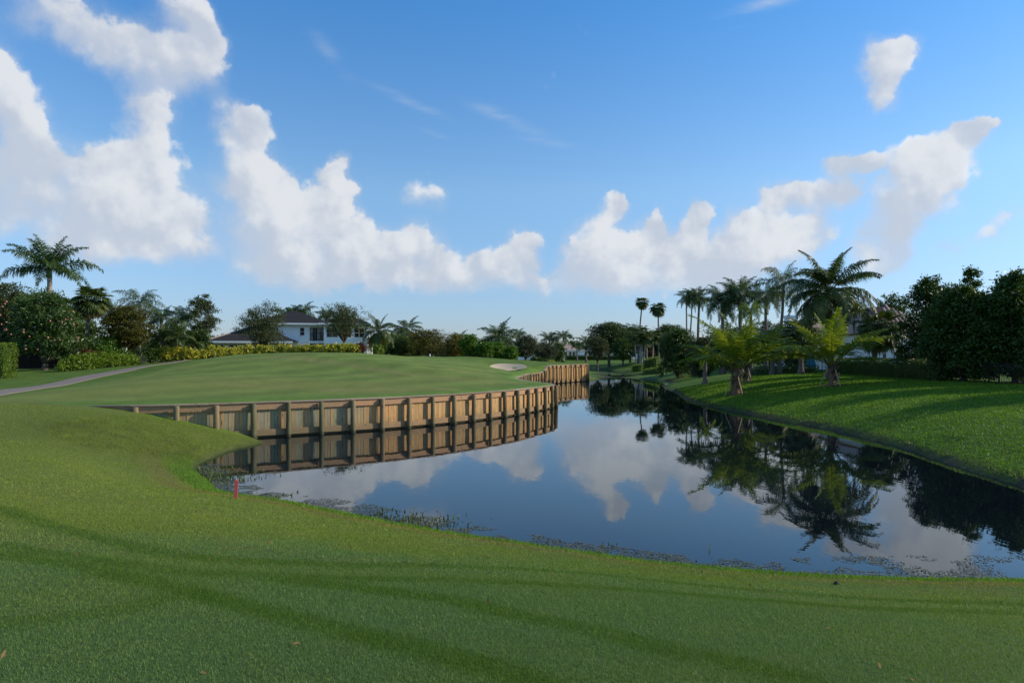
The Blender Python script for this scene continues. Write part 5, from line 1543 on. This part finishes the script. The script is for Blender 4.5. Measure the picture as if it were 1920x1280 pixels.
# yellow variegated shrubs along the back of the mound
cro = [(303, 62.5, 1.35), (318, 62.7, 1.55), (334, 63, 1.6), (350, 63, 1.5), (366, 63.5, 1.2), (383, 64, 1.25), (399, 64.5, 1.65), (416, 65, 1.45), (434, 65.5, 1.4), (452, 66, 1.55), (470, 66.3, 1.65), (488, 66.5, 1.7), (506, 66.8, 1.7), (524, 67, 1.65), (543, 67, 1.6), (560, 67, 1.5), (577, 67, 1.55), (596, 67, 1.5), (614, 67, 1.5), (631, 67, 1.65), (647, 67, 1.6), (662, 67.2, 1.55)]
for k, (px, d, hh) in enumerate(cro):
    X, Y = gp(px, 0, d)
    top = EYE + (HZ - [650, 651, 650, 652, 657, 655, 648, 650, 652, 650, 648, 646, 646, 646, 648, 650, 649, 650, 650, 647, 646, 650][k]) / F * d
    hh = max(0.9, top - h1(X, Y))
    where = 'left of the slender tree' if k < 5 else ('between the slender tree and the left oak' if k < 10 else ('below the left oak' if k < 15 else 'before the white house'))
    first = [0, 5, 10, 15]; i0 = max(f for f in first if f <= k)
    shrub('yellow_shrub', f'{words[k - i0]} yellow-leaved shrub from left {where}', X, Y, 0.74, 0.72, hh, 'l_croton', 0.24, 0.10, 78, 13, group='yellow variegated shrubs', seed=360 + k)
X, Y = gp(676, 0, 67.5); shrub('red_shrub', 'dark red shrub at the right end of the yellow shrubs', X, Y, .75, .7, 1.05, 'l_red', 0.2, 0.08, 50, 12, seed=390)
X, Y = gp(710, 0, 70); shrub('leafy_shrub', 'small yellow-green shrub below the coconut palm', X, Y, .7, .7, 1.1, 'l_hedge', 0.2, 0.08, 50, 12, seed=391)
for k, (px, d) in enumerate([(1003, 106), (1013, 106), (1023, 106), (1033, 106), (1043, 106), (1053, 106), (1061, 106)]):
    X, Y = gp(px, 0, d)
    shrub('yellow_shrub' if k > 2 else 'leafy_shrub', f'{words[k]} shrub from the left in the far row behind the bunker', X, Y, .8, .7, 1.35 - 0.06 * k, 'l_croton' if k > 2 else 'l_dhedge', 0.3, 0.13, 44, 12, group='far shrub row', seed=400 + k)


# ------------------------------------------------------------------ houses
def hip_roof(g, x0, x1, y0, y1, z, rise, over=0.6, th=0.22, ridge=None):
    x0 -= over; x1 += over; y0 -= over; y1 += over
    hw = min(x1 - x0, y1 - y0) / 2
    if (x1 - x0) >= (y1 - y0):
        a, b = (x0 + hw, (y0 + y1) / 2), (x1 - hw, (y0 + y1) / 2)
    else:
        a, b = ((x0 + x1) / 2, y0 + hw), ((x0 + x1) / 2, y1 - hw)
    V = [(x0, y0, z), (x1, y0, z), (x1, y1, z), (x0, y1, z), (a[0], a[1], z + rise), (b[0], b[1], z + rise)]
    if (x1 - x0) >= (y1 - y0):
        Fc = [(0, 1, 5, 4), (1, 2, 5), (2, 3, 4, 5), (3, 0, 4), (3, 2, 1, 0)]
    else:
        Fc = [(0, 1, 4), (1, 2, 5, 4), (2, 3, 5), (3, 0, 4, 5), (3, 2, 1, 0)]
    g.add(V, Fc)
    return V


def tile_courses(root, parent, V, Fc, mat, step=0.4):
    """roof tile courses: thin overlapping strips laid on each slope"""
    for f in Fc:
        P4 = [Vector(V[i]) for i in f]
        if abs((P4[1] - P4[0]).cross(P4[2] - P4[0]).normalized().z) > 0.999: continue
        lo, lo2 = P4[0], P4[1]
        up = P4[2:]
        hi2, hi = (up[0], up[1]) if len(up) == 2 else (up[0], up[0])
        n = (lo2 - lo).cross(hi - lo).normalized()
        if n.z < 0: n = -n
        k = max(3, int((hi - lo).length / step))
        g = Geo()
        for i in range(k):
            a, b = i / k, min(1.0, (i + 1.12) / k)
            q = [lo.lerp(hi, a), lo2.lerp(hi2, a), lo2.lerp(hi2, b), lo.lerp(hi, b)]
            g.add([q[0] + n * .07, q[1] + n * .07, q[2] + n * .02, q[3] + n * .02, q[0] + n * .01, q[1] + n * .01], [(0, 1, 2, 3), (4, 5, 1, 0)])
        g.obj('roof_tiles', mat, parent)['kind'] = 'stuff'


def window(root, x0, x1, z0, z1, y, nx=1, nz=2, frame='trim', depth=0.10):
    """framed window set on a wall facing the camera at depth y"""
    w = Geo()
    t = 0.07
    w.box((x0 - t, y - 0.05, z0 - t), (x1 + t, y + 0.04, z0)).box((x0 - t, y - 0.05, z1), (x1 + t, y + 0.04, z1 + t)).box((x0 - t, y - 0.05, z0), (x0, y + 0.04, z1)).box((x1, y - 0.05, z0), (x1 + t, y + 0.04, z1))
    for i in range(1, nx):
        xm = x0 + (x1 - x0) * i / nx; w.box((xm - .025, y - .035, z0), (xm + .025, y + .0, z1))
    for i in range(1, nz):
        zm = z0 + (z1 - z0) * i / nz; w.box((x0, y - .034, zm - .02), (x1, y + .0, zm + .02))
    o = w.obj('window', M[frame], root)
    Geo().box((x0, y - 0.02, z0), (x1, y + 0.03, z1)).obj('pane', M['glass'], o)
    return o


def house_white():
    d = 84.0
    k = d / F
    X0 = (545 - 960) * k
    g0 = h1(X0, d)
    root = empty('white_house', (X0, d, g0), R(11))
    tag(root, 'white two-storey house with dark hipped roof and balcony behind the oaks', 'house')
    x = lambda px: (px - 545) * k
    z = lambda py: EYE + (HZ - py) * k - g0
    ez = z(606)                      # upper eave
    fl = z(638)                      # balcony floor
    W = Geo()
    W.box((x(478), 2.2, -0.5), (x(576), 10, ez))                          # left upper block
    W.box((x(576), 3.9, -0.5), (x(604), 10.002, ez - .002))               # recessed balcony wall
    W.box((x(576), 2.2, fl - .32), (x(604), 3.9, fl))                     # balcony slab
    W.box((x(576), 2.2, ez - .35), (x(604), 3.9, ez - .004))
    W.box((x(604), 2.8, -0.5), (x(682), 9.9, ez - .006))                  # right block, wall behind the loggia
    W.box((x(604), 0.9, fl - .38), (x(682), 2.8, fl + .45))               # loggia parapet
    W.box((x(604), 0.9, ez - .40), (x(682), 2.8, ez - .008))
    for px in (604, 630, 656, 679.5):
        W.box((x(px), 0.92, -0.5), (x(px) + .32, 1.22, ez - .02))
    W.box((x(682), 3.2, -0.5), (x(694), 9, z(645)))                       # small right wing
    W.obj('wall', M['white'], root)
    r = Geo()
    V = hip_roof(r, x(478), x(604), 2.2, 10.0, ez + .12, 1.75, 0.7)
    ro = r.obj('roof', M['slate'], root)
    tile_courses(root, ro, V, [(0, 1, 5, 4), (1, 2, 5), (3, 0, 4)], M['slate'], 0.42)
    r2 = Geo()
    V2 = hip_roof(r2, x(604), x(682), 0.9, 9.8, ez + .10, 1.35, 0.6)
    ro2 = r2.obj('roof', M['slate'], root)
    for A in ((x(478) - .7, x(604) + .7, 1.5, ez), (x(604) - .6, x(682) + .6, 0.3, ez - .02)):
        Geo().box((A[0], A[2] - .02, A[3] - .10), (A[1], A[2] + .10, A[3] + .125)).obj('fascia', M['trim'], root)
    Geo().box((x(682) + .6, .3, ez - .12), (x(682) + .72, 9.8, ez + .10)).obj('fascia', M['trim'], root)
    r3 = Geo(); hip_roof(r3, x(682), x(694), 3.2, 9, z(645), .8, .55); r3.obj('roof', M['slate'], root)
    Geo().box((x(682), 2.6, z(645) - .14), (x(694) + .6, 2.68, z(645) + .02)).obj('fascia', M['trim'], root)
    window(root, x(558.5), x(566), z(627.5), z(613), 2.2)
    window(root, x(503), x(512), z(627.5), z(613), 2.2)
    window(root, x(500), x(530), z(657), z(645), 2.2, 3, 1)
    dd = Geo().box((x(580), 3.82, fl + .02), (x(588), 3.9, z(613))).obj('door', M['dark'], root)
    Geo().box((x(583.8), 3.79, fl + .02), (x(584.3), 3.815, z(613))).obj('frame', M['trim'], dd)
    window(root, x(592), x(600), fl + .1, z(613), 3.9, 1, 2)
    for a, b in ((608, 628), (634, 654), (660, 678)):
        window(root, x(a), x(b), fl + .5, z(613), 2.8, 2, 2)
    for a, b in ((578, 602), ):
        Geo().box((x(a), 2.95, 0), (x(b), 3.88, fl - .6)).obj('garage_opening', M['dark'], root)
    Geo().box((x(562), 2.14, z(662)), (x(574), 2.2, z(648))).obj('window', M['glass'], root)
    for a, b in ((608, 629), (634, 655), (660, 678.5)):
        window(root, x(a), x(b), .2, fl - .6, 2.8, 3, 1)
    rl = Geo()
    for i in range(13):
        xx = x(577) + (x(603) - x(577)) * i / 12
        rl.box((xx - .018, 2.25, fl), (xx + .018, 2.29, fl + 1.0))
    rl.box((x(576.5), 2.24, fl + .98), (x(603.5), 2.30, fl + 1.05)).box((x(576.5), 2.245, fl + .10), (x(603.5), 2.295, fl + .15))
    rl.obj('railing', M['metal'], root)
    # low left wing
    W2 = Geo(); e2 = z(640)
    W2.box((x(409), .2, -0.8), (x(545), 9.6, e2)); W2.obj('wall', M['cream'], root)
    r4 = Geo(); V4 = hip_roof(r4, x(409), x(545), .2, 9.6, e2 + .02, 2.15, .7)
    ro4 = r4.obj('roof', M['slate'], root)
    tile_courses(root, ro4, V4, [(0, 1, 5, 4), (3, 0, 4)], M['slate'], 0.42)
    Geo().tube([Vector(V4[0]) + Vector((0, 0, .08)), Vector(V4[4]) + Vector((0, 0, .1))], [.10, .10], 6).obj('ridge', M['greytile'], ro4)
    Geo().box((x(409) - .7, -.52, e2 - .22), (x(545) + .3, -.42, e2 + .03)).obj('fascia', M['trim'], root)
    Geo().box((x(409) - .72, -.42, e2 - .22), (x(409) - .62, 9.6, e2 + .03)).obj('fascia', M['trim'], root)
    for a, b in ((412, 426), (436, 450), (470, 486)):
        window(root, x(a), x(b), z(660), z(647), .2, 2, 1)


house_white()


def house_simple(name, label, x0px, x1px, d, eave, ridge, wallmat, roofmat, wins, depth=9.0, over=0.6, chimney=None, yaw=0.0, tiles=None, arch=None):
    k = d / F
    X0 = (x0px - 960) * k
    g0 = h1(X0, d)
    root = empty(name, (X0, d, g0), yaw)
    tag(root, label, 'house')
    x = lambda px: (px - x0px) * k
    z = lambda py: EYE + (HZ - py) * k - g0
    W = Geo(); W.box((0, 0, -.8), (x(x1px), depth, z(eave))); W.obj('wall', M[wallmat], root)
    r = Geo(); V = hip_roof(r, 0, x(x1px), 0, depth, z(eave) + .02, z(ridge) - z(eave), over)
    ro = r.obj('roof', M[roofmat], root)
    tile_courses(root, ro, V, r.F[:4], M[roofmat], tiles if tiles else 0.5)
    Geo().box((-over, -over - .06, z(eave) - .22), (x(x1px) + over, -over, z(eave) + .03)).obj('fascia', M['trim'], root)
    for (a, b, t, bt) in wins:
        window(root, x(a), x(b), z(bt), z(t), 0, 2 if (b - a) * k > 1.2 else 1, 2)
    if chimney:
        a, b, t = chimney
        c = Geo(); c.box((x(a), 2.0, z(eave) - .3), (x(b), 3.2, z(t))); c.box((x(a) - .08, 1.92, z(t) - .25), (x(b) + .08, 3.28, z(t) + .05)); c.obj('chimney', M['white'], root)
    return root


house_simple('far_house', 'far cream house with pink tiled roof at the lake end', 1048, 1082, 212, 656.5, 645, 'cream', 'pinktile', [(1052, 1056, 660, 668.5), (1059, 1063, 660, 668.5), (1067, 1071, 660, 668.5), (1074, 1078, 660, 668.5)], depth=10)
house_simple('far_house', 'far white house with grey tiled roof behind the umbrella trees', 1090, 1150, 226, 657, 647, 'white', 'greytile', [(1096, 1101, 661, 669), (1104, 1110, 661, 669), (1122, 1128, 661, 669), (1134, 1142, 661, 669)], depth=12)
house_simple('far_house', 'far pale house hidden behind the grey oaks', 968, 1036, 205, 657, 648, 'white', 'greytile', [(975, 982, 660, 668), (990, 997, 660, 668), (1004, 1011, 660, 668), (1020, 1027, 660, 668)], depth=10)
house_simple('far_house', 'far white house behind the pale-trunked grove', 1156, 1200, 232, 657, 648, 'white', 'greytile', [(1160, 1166, 661, 669), (1172, 1178, 661, 669), (1186, 1192, 661, 669)], depth=10)
house_simple('chimney_house', 'white house with weathered tile roof and white chimney behind the palms', 1500, 1560, 86, 628, 597, 'white', 'pinktile', [(1508, 1514, 634, 650), (1524, 1532, 634, 650), (1542, 1550, 634, 650)], depth=9, chimney=(1489, 1503, 590))
house_simple('tiled_house', 'white house with striped red barrel-tile roof at right', 1634, 1750, 64, 626, 570, 'white', 'redtile', [(1646, 1650, 655, 661), (1655, 1661, 652, 672), (1679, 1692, 650, 672), (1712, 1722, 650, 672)], depth=11, tiles=0.3)


# barrel tile ridges on the red roof
def barrel():
    root = [o for o in bpy.data.objects if o.name.startswith('tiled_house')][0]
    ro = [c for c in root.children if c.name.startswith('roof')][0]
    V = [Vector(v.co) for v in ro.data.vertices]
    g = Geo()
    lo, lo2, hi2, hi = V[0], V[1], V[5], V[4]
    W = (lo2 - lo).length
    n = int(W / 0.42)
    for i in range(1, n):
        t = i / n
        a = lo.lerp(lo2, t)
        # run straight up the slope until the hip or the ridge
        xr = a.x
        if xr < hi.x: f = (xr - lo.x) / (hi.x - lo.x)
        elif xr > hi2.x: f = (lo2.x - xr) / (lo2.x - hi2.x)
        else: f = 1.0
        top = Vector((xr, lo.y + (hi.y - lo.y) * f, lo.z + (hi.z - lo.z) * f))
        if (top - a).length > .5:
            g.tube([a + Vector((0, 0, .09)), top + Vector((0, 0, .09))], [.10, .10], 6)
    lo, lo2, hi = V[0], V[3], V[4]
    n = int((lo2 - lo).length / 0.42)
    for i in range(1, n):
        t = i / n
        a = lo.lerp(lo2, t)
        f = 1 - abs(2 * t - 1)
        top = Vector((lo.x + (hi.x - lo.x) * f, a.y, lo.z + (hi.z - lo.z) * f))
        if (top - a).length > .5:
            g.tube([a + Vector((0, 0, .09)), top + Vector((0, 0, .09))], [.10, .10], 6)
    g.obj('barrel_tiles', M['pinktile'], ro)['kind'] = 'stuff'


barrel()


# ------------------------------------------------------------------ fences, umbrella, stakes, markers
def metal_fence(name, label, pts, hh=1.25):
    A = catmull(pts, 0.5)
    s = np.concatenate([[0], np.cumsum(np.linalg.norm(np.diff(A, axis=0), axis=1))])
    ox, oy = float(A[0, 0]), float(A[0, 1]); zb = h1(ox, oy)
    root = empty(name, (ox, oy, zb)); tag(root, label, 'fence')
    at = lambda u: Vector((float(np.interp(u, s, A[:, 0])), float(np.interp(u, s, A[:, 1])), 0))
    gz = lambda p: h1(p.x, p.y) - zb
    pm = Geo().box((-.008, -.008, 0), (.008, .008, hh - .06)).mesh('picket', M['metal'])
    po = Geo().box((-.03, -.03, -.3), (.03, .03, hh + .05)).mesh('post', M['metal'])
    npst = int(s[-1] / 1.9)
    us = [s[-1] * i / npst for i in range(npst + 1)]
    for u in us:
        p = at(u); link_mesh('post', po, root, (p.x - ox, p.y - oy, gz(p)))
    n = int(s[-1] / 0.125)
    if n > 290: n = 290
    for i in range(n):
        p = at(s[-1] * (i + .5) / n); link_mesh('picket', pm, root, (p.x - ox, p.y - oy, gz(p) + .06))
    for a, b in zip(us[:-1], us[1:]):
        pa, pb = at(a), at(b)
        for zz in (.14, hh - .22, hh - .03):
            Geo().tube([(pa.x - ox, pa.y - oy, gz(pa) + zz), (pb.x - ox, pb.y - oy, gz(pb) + zz)], [.018, .018], 4).obj('rail', M['metal'], root)


metal_fence('metal_fence', 'black metal picket fence under the big dark trees at right', [(28.7, 44.6), (28.9, 40), (29.2, 36), (29.6, 31), (30, 26)])
metal_fence('metal_fence', 'black metal picket fence behind the staked palms', [gp(1412, 0, 72), gp(1470, 0, 69), gp(1530, 0, 66), gp(1580, 0, 64)])


def board_fence():
    d = 60.0
    a, b = gp(20, 0, d), gp(132, 0, 61)
    zb = h1(*a)
    root = empty('board_fence', (a[0], a[1], zb)); tag(root, 'dark board fence in the shade behind the fruit tree', 'fence')
    n = 38
    bm = Geo().box((-.063, -.012, 0), (.063, .012, 1.75)).mesh('board', M['fence'])
    ang = math.atan2(b[1] - a[1], b[0] - a[0])
    for i in range(n):
        t = (i + .5) / n
        p = (a[0] + (b[0] - a[0]) * t, a[1] + (b[1] - a[1]) * t)
        link_mesh('board', bm, root, (p[0] - a[0], p[1] - a[1], h1(*p) - zb), (0, 0, ang))
    for zz in (.4, 1.4):
        Geo().tube([(0, .04, zz), (b[0] - a[0], b[1] - a[1] + .04, h1(*b) - zb + zz)], [.035, .035], 4).obj('rail', M['fence'], root)


board_fence()


def umbrella():
    X, Y = gp(1520, 0, 68)
    zb = h1(X, Y)
    root = empty('patio_umbrella', (X, Y, zb)); tag(root, 'closed teal patio umbrella behind the dark metal fence', 'umbrella')
    Geo().tube([(0, 0, 0), (0, 0, 2.15)], [.025, .025], 8).obj('pole', M['metal'], root)
    g = Geo()
    n = 16
    V, Fc = [], []
    prof = [(.45, .40), (.8, .38), (1.2, .30), (1.6, .18), (1.95, .07), (2.08, .02)]
    for (z, r) in prof:
        for k in range(n):
            rr = r * (1 + (.22 if k % 2 else -.18))
            a = 2 * math.pi * k / n
            V.append((rr * math.cos(a), rr * math.sin(a), z))
    for i in range(len(prof) - 1):
        for k in range(n):
            k2 = (k + 1) % n
            Fc.append((i * n + k, i * n + k2, (i + 1) * n + k2, (i + 1) * n + k))
    g.add(V, Fc).obj('canopy', M['teal'], root)
    Geo().tube([(0, 0, 0.0), (0, 0, .08)], [.3, .28], 14).obj('base', M['metal'], root)


umbrella()

# red hazard stake by the water
sx_, sy_ = hit(442, 934)
sz = h1(sx_, sy_)
g = Geo()
g.box((-.032, -.032, -.2), (.030, .030, .365))
g.add([(-.032, -.032, .365), (.032, -.032, .365), (.032, .032, .365), (-.032, .032, .365), (0, 0, .38)], [(0, 1, 4), (1, 2, 4), (2, 3, 4), (3, 0, 4)])
o = g.obj('hazard_stake', M['red'], loc=(sx_, sy_, sz), rot=(0, R(2.5), 0.3))
tag(o, 'short red wooden stake at the near water edge', 'stake')

# white post across the lake
X, Y = gp(1267, 0, 98)
g = Geo(); g.box((-.13, -.13, -.2), (.13, .13, .95)); g.box((-.17, -.17, .95), (.17, .17, 1.02)); g.box((-.08, -.08, 1.02), (.08, .08, 1.1))
o = g.obj('white_post', M['marker'], loc=(X, Y, h1(X, Y)))
tag(o, 'white post on the right bank by the dark rounded bush', 'post')
# flagstick foot, a small white marker on the crest of the green
X, Y = gp(806, 0, 80)
g = Geo(); g.tube([(0, 0, -.05), (0, 0, .08), (0, 0, .2), (0, 0, .26)], [.07, .085, .07, .02], 10)
o = g.obj('tee_marker', M['marker'], smooth=True, loc=(X, Y, h1(X, Y)))
tag(o, 'small white marker on the crest of the green', 'marker')
# path light by the shrubs
X, Y = gp(233, 0, 60)
root = empty('path_sign', (X, Y, h1(X, Y))); tag(root, 'small dark post with white plates by the cart path shrubs', 'sign')
Geo().tube([(0, 0, -.1), (0, 0, 1.5)], [.04, .04], 6).obj('post', M['metal'], root)
Geo().box((-.22, -.03, 1.32), (.22, .03, 1.52)).obj('plate', M['marker'], root)
Geo().box((-.16, -.031, 1.12), (.16, .029, 1.26)).obj('plate', M['marker'], root)


# ------------------------------------------------------------------ grass blades, weeds
def grass_field(name, label, pts, hgt, wid, seed, dark=1.0, lay=0.45, dryf=0.012):
    rs = np.random.RandomState(seed)
    x, y = pts[:, 0], pts[:, 1]
    ins = in_green(x, y)
    z = H_raw(x, y, ins)
    keep = z > 0.08
    x, y, z, ins = x[keep], y[keep], z[keep], ins[keep]
    hgt = hgt[keep]; wid = wid[keep]
    n = len(x)
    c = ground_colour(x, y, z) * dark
    a = rs.uniform(0, 2 * math.pi, n)
    ln = rs.uniform(0.6, 1.25, n) * hgt
    tl = np.abs(rs.normal(0, lay, n)); ta = rs.uniform(0, 2 * math.pi, n)
    tip = np.column_stack([np.cos(ta) * tl * ln, np.sin(ta) * tl * ln, ln * np.sqrt(np.clip(1 - tl ** 2 * .5, .2, 1))])
    w = wid * rs.uniform(0.7, 1.3, n) * 0.5
    b = np.column_stack([x, y, z - 0.004])
    sd = np.column_stack([np.cos(a) * w, np.sin(a) * w, np.zeros(n)])
    V = np.stack([b - sd, b + sd, b + tip], 1).reshape(-1, 3)
    Q = np.arange(n * 3).reshape(-1, 3)
    me = fast_mesh(name, V, Q, M['blade'])
    dryb = (rs.rand(n) < dryf)
    c[dryb] = np.array([0.17, 0.13, 0.06])
    set_colour(me, np.repeat(c, 3, axis=0))
    o = link_mesh(name, me)
    tag(o, label, 'grass', kind='stuff')


def scatter(rs, d0, d1, n, a0=-39.5, a1=39.5):
    """points of even density over the ground seen between two distances"""
    d = np.sqrt(rs.uniform(d0 * d0, d1 * d1, n))
    a = np.radians(rs.uniform(a0, a1, n))
    return np.column_stack([d * np.sin(a) / np.cos(a) * 0 + d * np.tan(a), d])


rs = np.random.RandomState(42)
parts = []
for (d0, d1, n, hh, w, sp) in [(1.0, 2.5, 45000, .020, .0046, 62), (2.5, 4.2, 200000, .020, .0042, 50), (4.2, 6.5, 235000, .021, .0055, 46), (6.5, 10, 205000, .023, .0085, 44), (10, 16, 165000, .026, .013, 43), (16, 25, 105000, .03, .02, 42)]:
    p = scatter(rs, d0, d1, n, -sp, sp)
    p = p[(p[:, 0] < 11) & (~in_green(p[:, 0], p[:, 1]))]
    parts.append((p, np.full(len(p), hh), np.full(len(p), w)))
pts = np.vstack([p for p, _, _ in parts]); hh = np.concatenate([h for _, h, _ in parts]); ww = np.concatenate([w for _, _, w in parts])
grass_field('fairway_grass', 'short dewy grass of the near fairway', pts, hh, ww, 1, 1.35, 0.8)
# shaggier grass on the slope to the water
p = scatter(rs, 9, 29, 170000)
p = p[(p[:, 0] < 11) & (~in_green(p[:, 0], p[:, 1]))]
dd = poly_dist(p[:, 0], p[:, 1], NEARL)
hol = np.hypot((p[:, 0] + 12.2) / 2.3, (p[:, 1] - 23) / 4.0)
p = p[((dd < 1.0) | (hol < 1)) & (H(p[:, 0], p[:, 1]) > 0.05)]
grass_field('shore_grass', 'rough grass on the slope down to the near water', p, np.full(len(p), .06), np.full(len(p), .015), 2, 1.3, 0.7)
# lawn of the right bank
yy = 16 + 50 * rs.uniform(0, 1, 150000) ** 1.5; xx = rs.uniform(12.9, 30, 150000)
grass_field('bank_grass', 'lush green grass of the right bank', np.column_stack([xx, yy]), 0.045 + 0.0012 * yy, 0.012 + 0.0011 * yy, 3, 1.25, 0.8, 0.0)


def weeds():
    rs = np.random.RandomState(8)
    L = np.array(NEARL)
    s = np.concatenate([[0], np.cumsum(np.linalg.norm(np.diff(L, axis=0), axis=1))])
    n = 5200
    u = rs.uniform(0, s[-1] - 6, n)
    x = np.interp(u, s, L[:, 0]); y = np.interp(u, s, L[:, 1])
    tx = np.interp(u + .2, s, L[:, 0]) - np.interp(u - .2, s, L[:, 0]); ty = np.interp(u + .2, s, L[:, 1]) - np.interp(u - .2, s, L[:, 1])
    l = np.hypot(tx, ty) + 1e-9
    nx, ny = -ty / l, tx / l
    patch = fbm(u * 0.6, np.zeros(n), 3)
    off = np.abs(rs.normal(0, 1, n)) * (0.16 + 0.5 * sstep(patch, .45, .7)) - 0.05
    x = x + nx * off; y = y + ny * off
    hh = rs.uniform(.025, .08, n) * (0.6 + 1.0 * sstep(patch, .5, .75)) * np.where(rs.rand(n) < .05, 2.2, 1)
    a = rs.uniform(0, 6.28, n); ta = rs.uniform(0, 6.28, n); tl = rs.uniform(.1, .8, n)
    w = rs.uniform(.004, .012, n) + y * .0004
    b = np.column_stack([x, y, np.maximum(H(x, y), -.03)])
    mid = b + np.column_stack([np.cos(ta) * tl * hh * .25, np.sin(ta) * tl * hh * .25, hh * .6])
    tip = b + np.column_stack([np.cos(ta) * tl * hh, np.sin(ta) * tl * hh, hh])
    sd = np.column_stack([np.cos(a) * w, np.sin(a) * w, np.zeros(n)])
    V = np.stack([b - sd * .6, b + sd * .6, mid + sd, mid - sd, tip], 1).reshape(-1, 3)
    Q = np.arange(n)[:, None] * 5
    Fc = np.concatenate([Q + np.array([0, 1, 2, 3]), Q + np.array([3, 2, 4, 4])])
    me = bpy.data.meshes.new('shore_weeds')
    me.from_pydata(V.tolist(), [], [tuple(f[:4]) if f[2] != f[3] else tuple(f[:3]) for f in Fc.tolist()])
    me.materials.append(M['weed'])
    tag(link_mesh('shore_weeds', me), 'green weeds standing in the shallows along the near shore', 'weeds', kind='stuff')
    # floating leaves and scraps, thickest to the right
    n = 44000
    u = rs.uniform(0, s[-1] - 4, n)
    x = np.interp(u, s, L[:, 0]); y = np.interp(u, s, L[:, 1])
    tx = np.interp(u + .2, s, L[:, 0]) - np.interp(u - .2, s, L[:, 0]); ty = np.interp(u + .2, s, L[:, 1]) - np.interp(u - .2, s, L[:, 1])
    l = np.hypot(tx, ty) + 1e-9
    nx, ny = -ty / l, tx / l
    wide = np.interp(x, [-10, -7, -4, 0, 3, 6, 12], [.8, .9, 1.2, 1.0, .9, 1.5, 1.9])
    off = rs.uniform(0, 1, n) ** 1.25 * wide
    x = x + nx * off; y = y + ny * off
    k = (fbm(x * 1.9, y * 1.9, 4) * (1.15 - 0.35 * off / wide) > 0.41)
    x, y = x[k], y[k]; n = len(x)
    a = rs.uniform(0, 6.28, n); r = rs.uniform(.008, .026, n)
    e = rs.uniform(.35, .9, n)
    ca, sa = np.cos(a), np.sin(a)
    tz = rs.uniform(0, .012, n)
    c = np.column_stack([x, y, np.full(n, .004)])
    A = np.column_stack([ca * r, sa * r, tz]); B_ = np.column_stack([-sa * r * e, ca * r * e, np.zeros(n)])
    V = np.stack([c - A * np.array([1, 1, 0]), c + B_, c + A, c - B_], 1).reshape(-1, 3)
    me = fast_mesh('floating_leaves', V, np.arange(n * 4).reshape(-1, 4), M['pad'])
    tag(link_mesh('floating_leaves', me), 'small leaves and scraps floating along the near shore', 'water plants', kind='stuff')


weeds()
# a dark scrap of turf on the near fairway
X, Y = hit(1567, 1096)
g = Geo(); g.tube([(0, 0, -.01), (0.01, 0, .02), (.005, 0, .045)], [.03, .035, .012], 7)
tag(g.obj('clod', M['barkdark'], loc=(X, Y, h1(X, Y))), 'small dark clod on the grass near the water', 'clod')


def litter():
    """stray brown leaves and clippings on the fairway"""
    rs = np.random.RandomState(19)
    p = scatter(rs, 3.0, 24, 420)
    p = p[(p[:, 0] < 10) & (~in_green(p[:, 0], p[:, 1]))]
    z = H(p[:, 0], p[:, 1])
    p, z = p[z > .3], z[z > .3]
    pos = np.column_stack([p, z + .018])
    V, Q = leaf_quads(rs, pos, np.tile([0, 0, 1.0], (len(pos), 1)), 0.055, 0.022, 2.5, 1.2)
    V[:, 2] = np.maximum(V[:, 2], np.repeat(z, 4) + .008)
    o = link_mesh('leaf_litter', fast_mesh('leaf_litter', V, Q, M['f_dead']))
    tag(o, 'stray brown leaves lying on the fairway', 'leaves', kind='stuff')


litter()
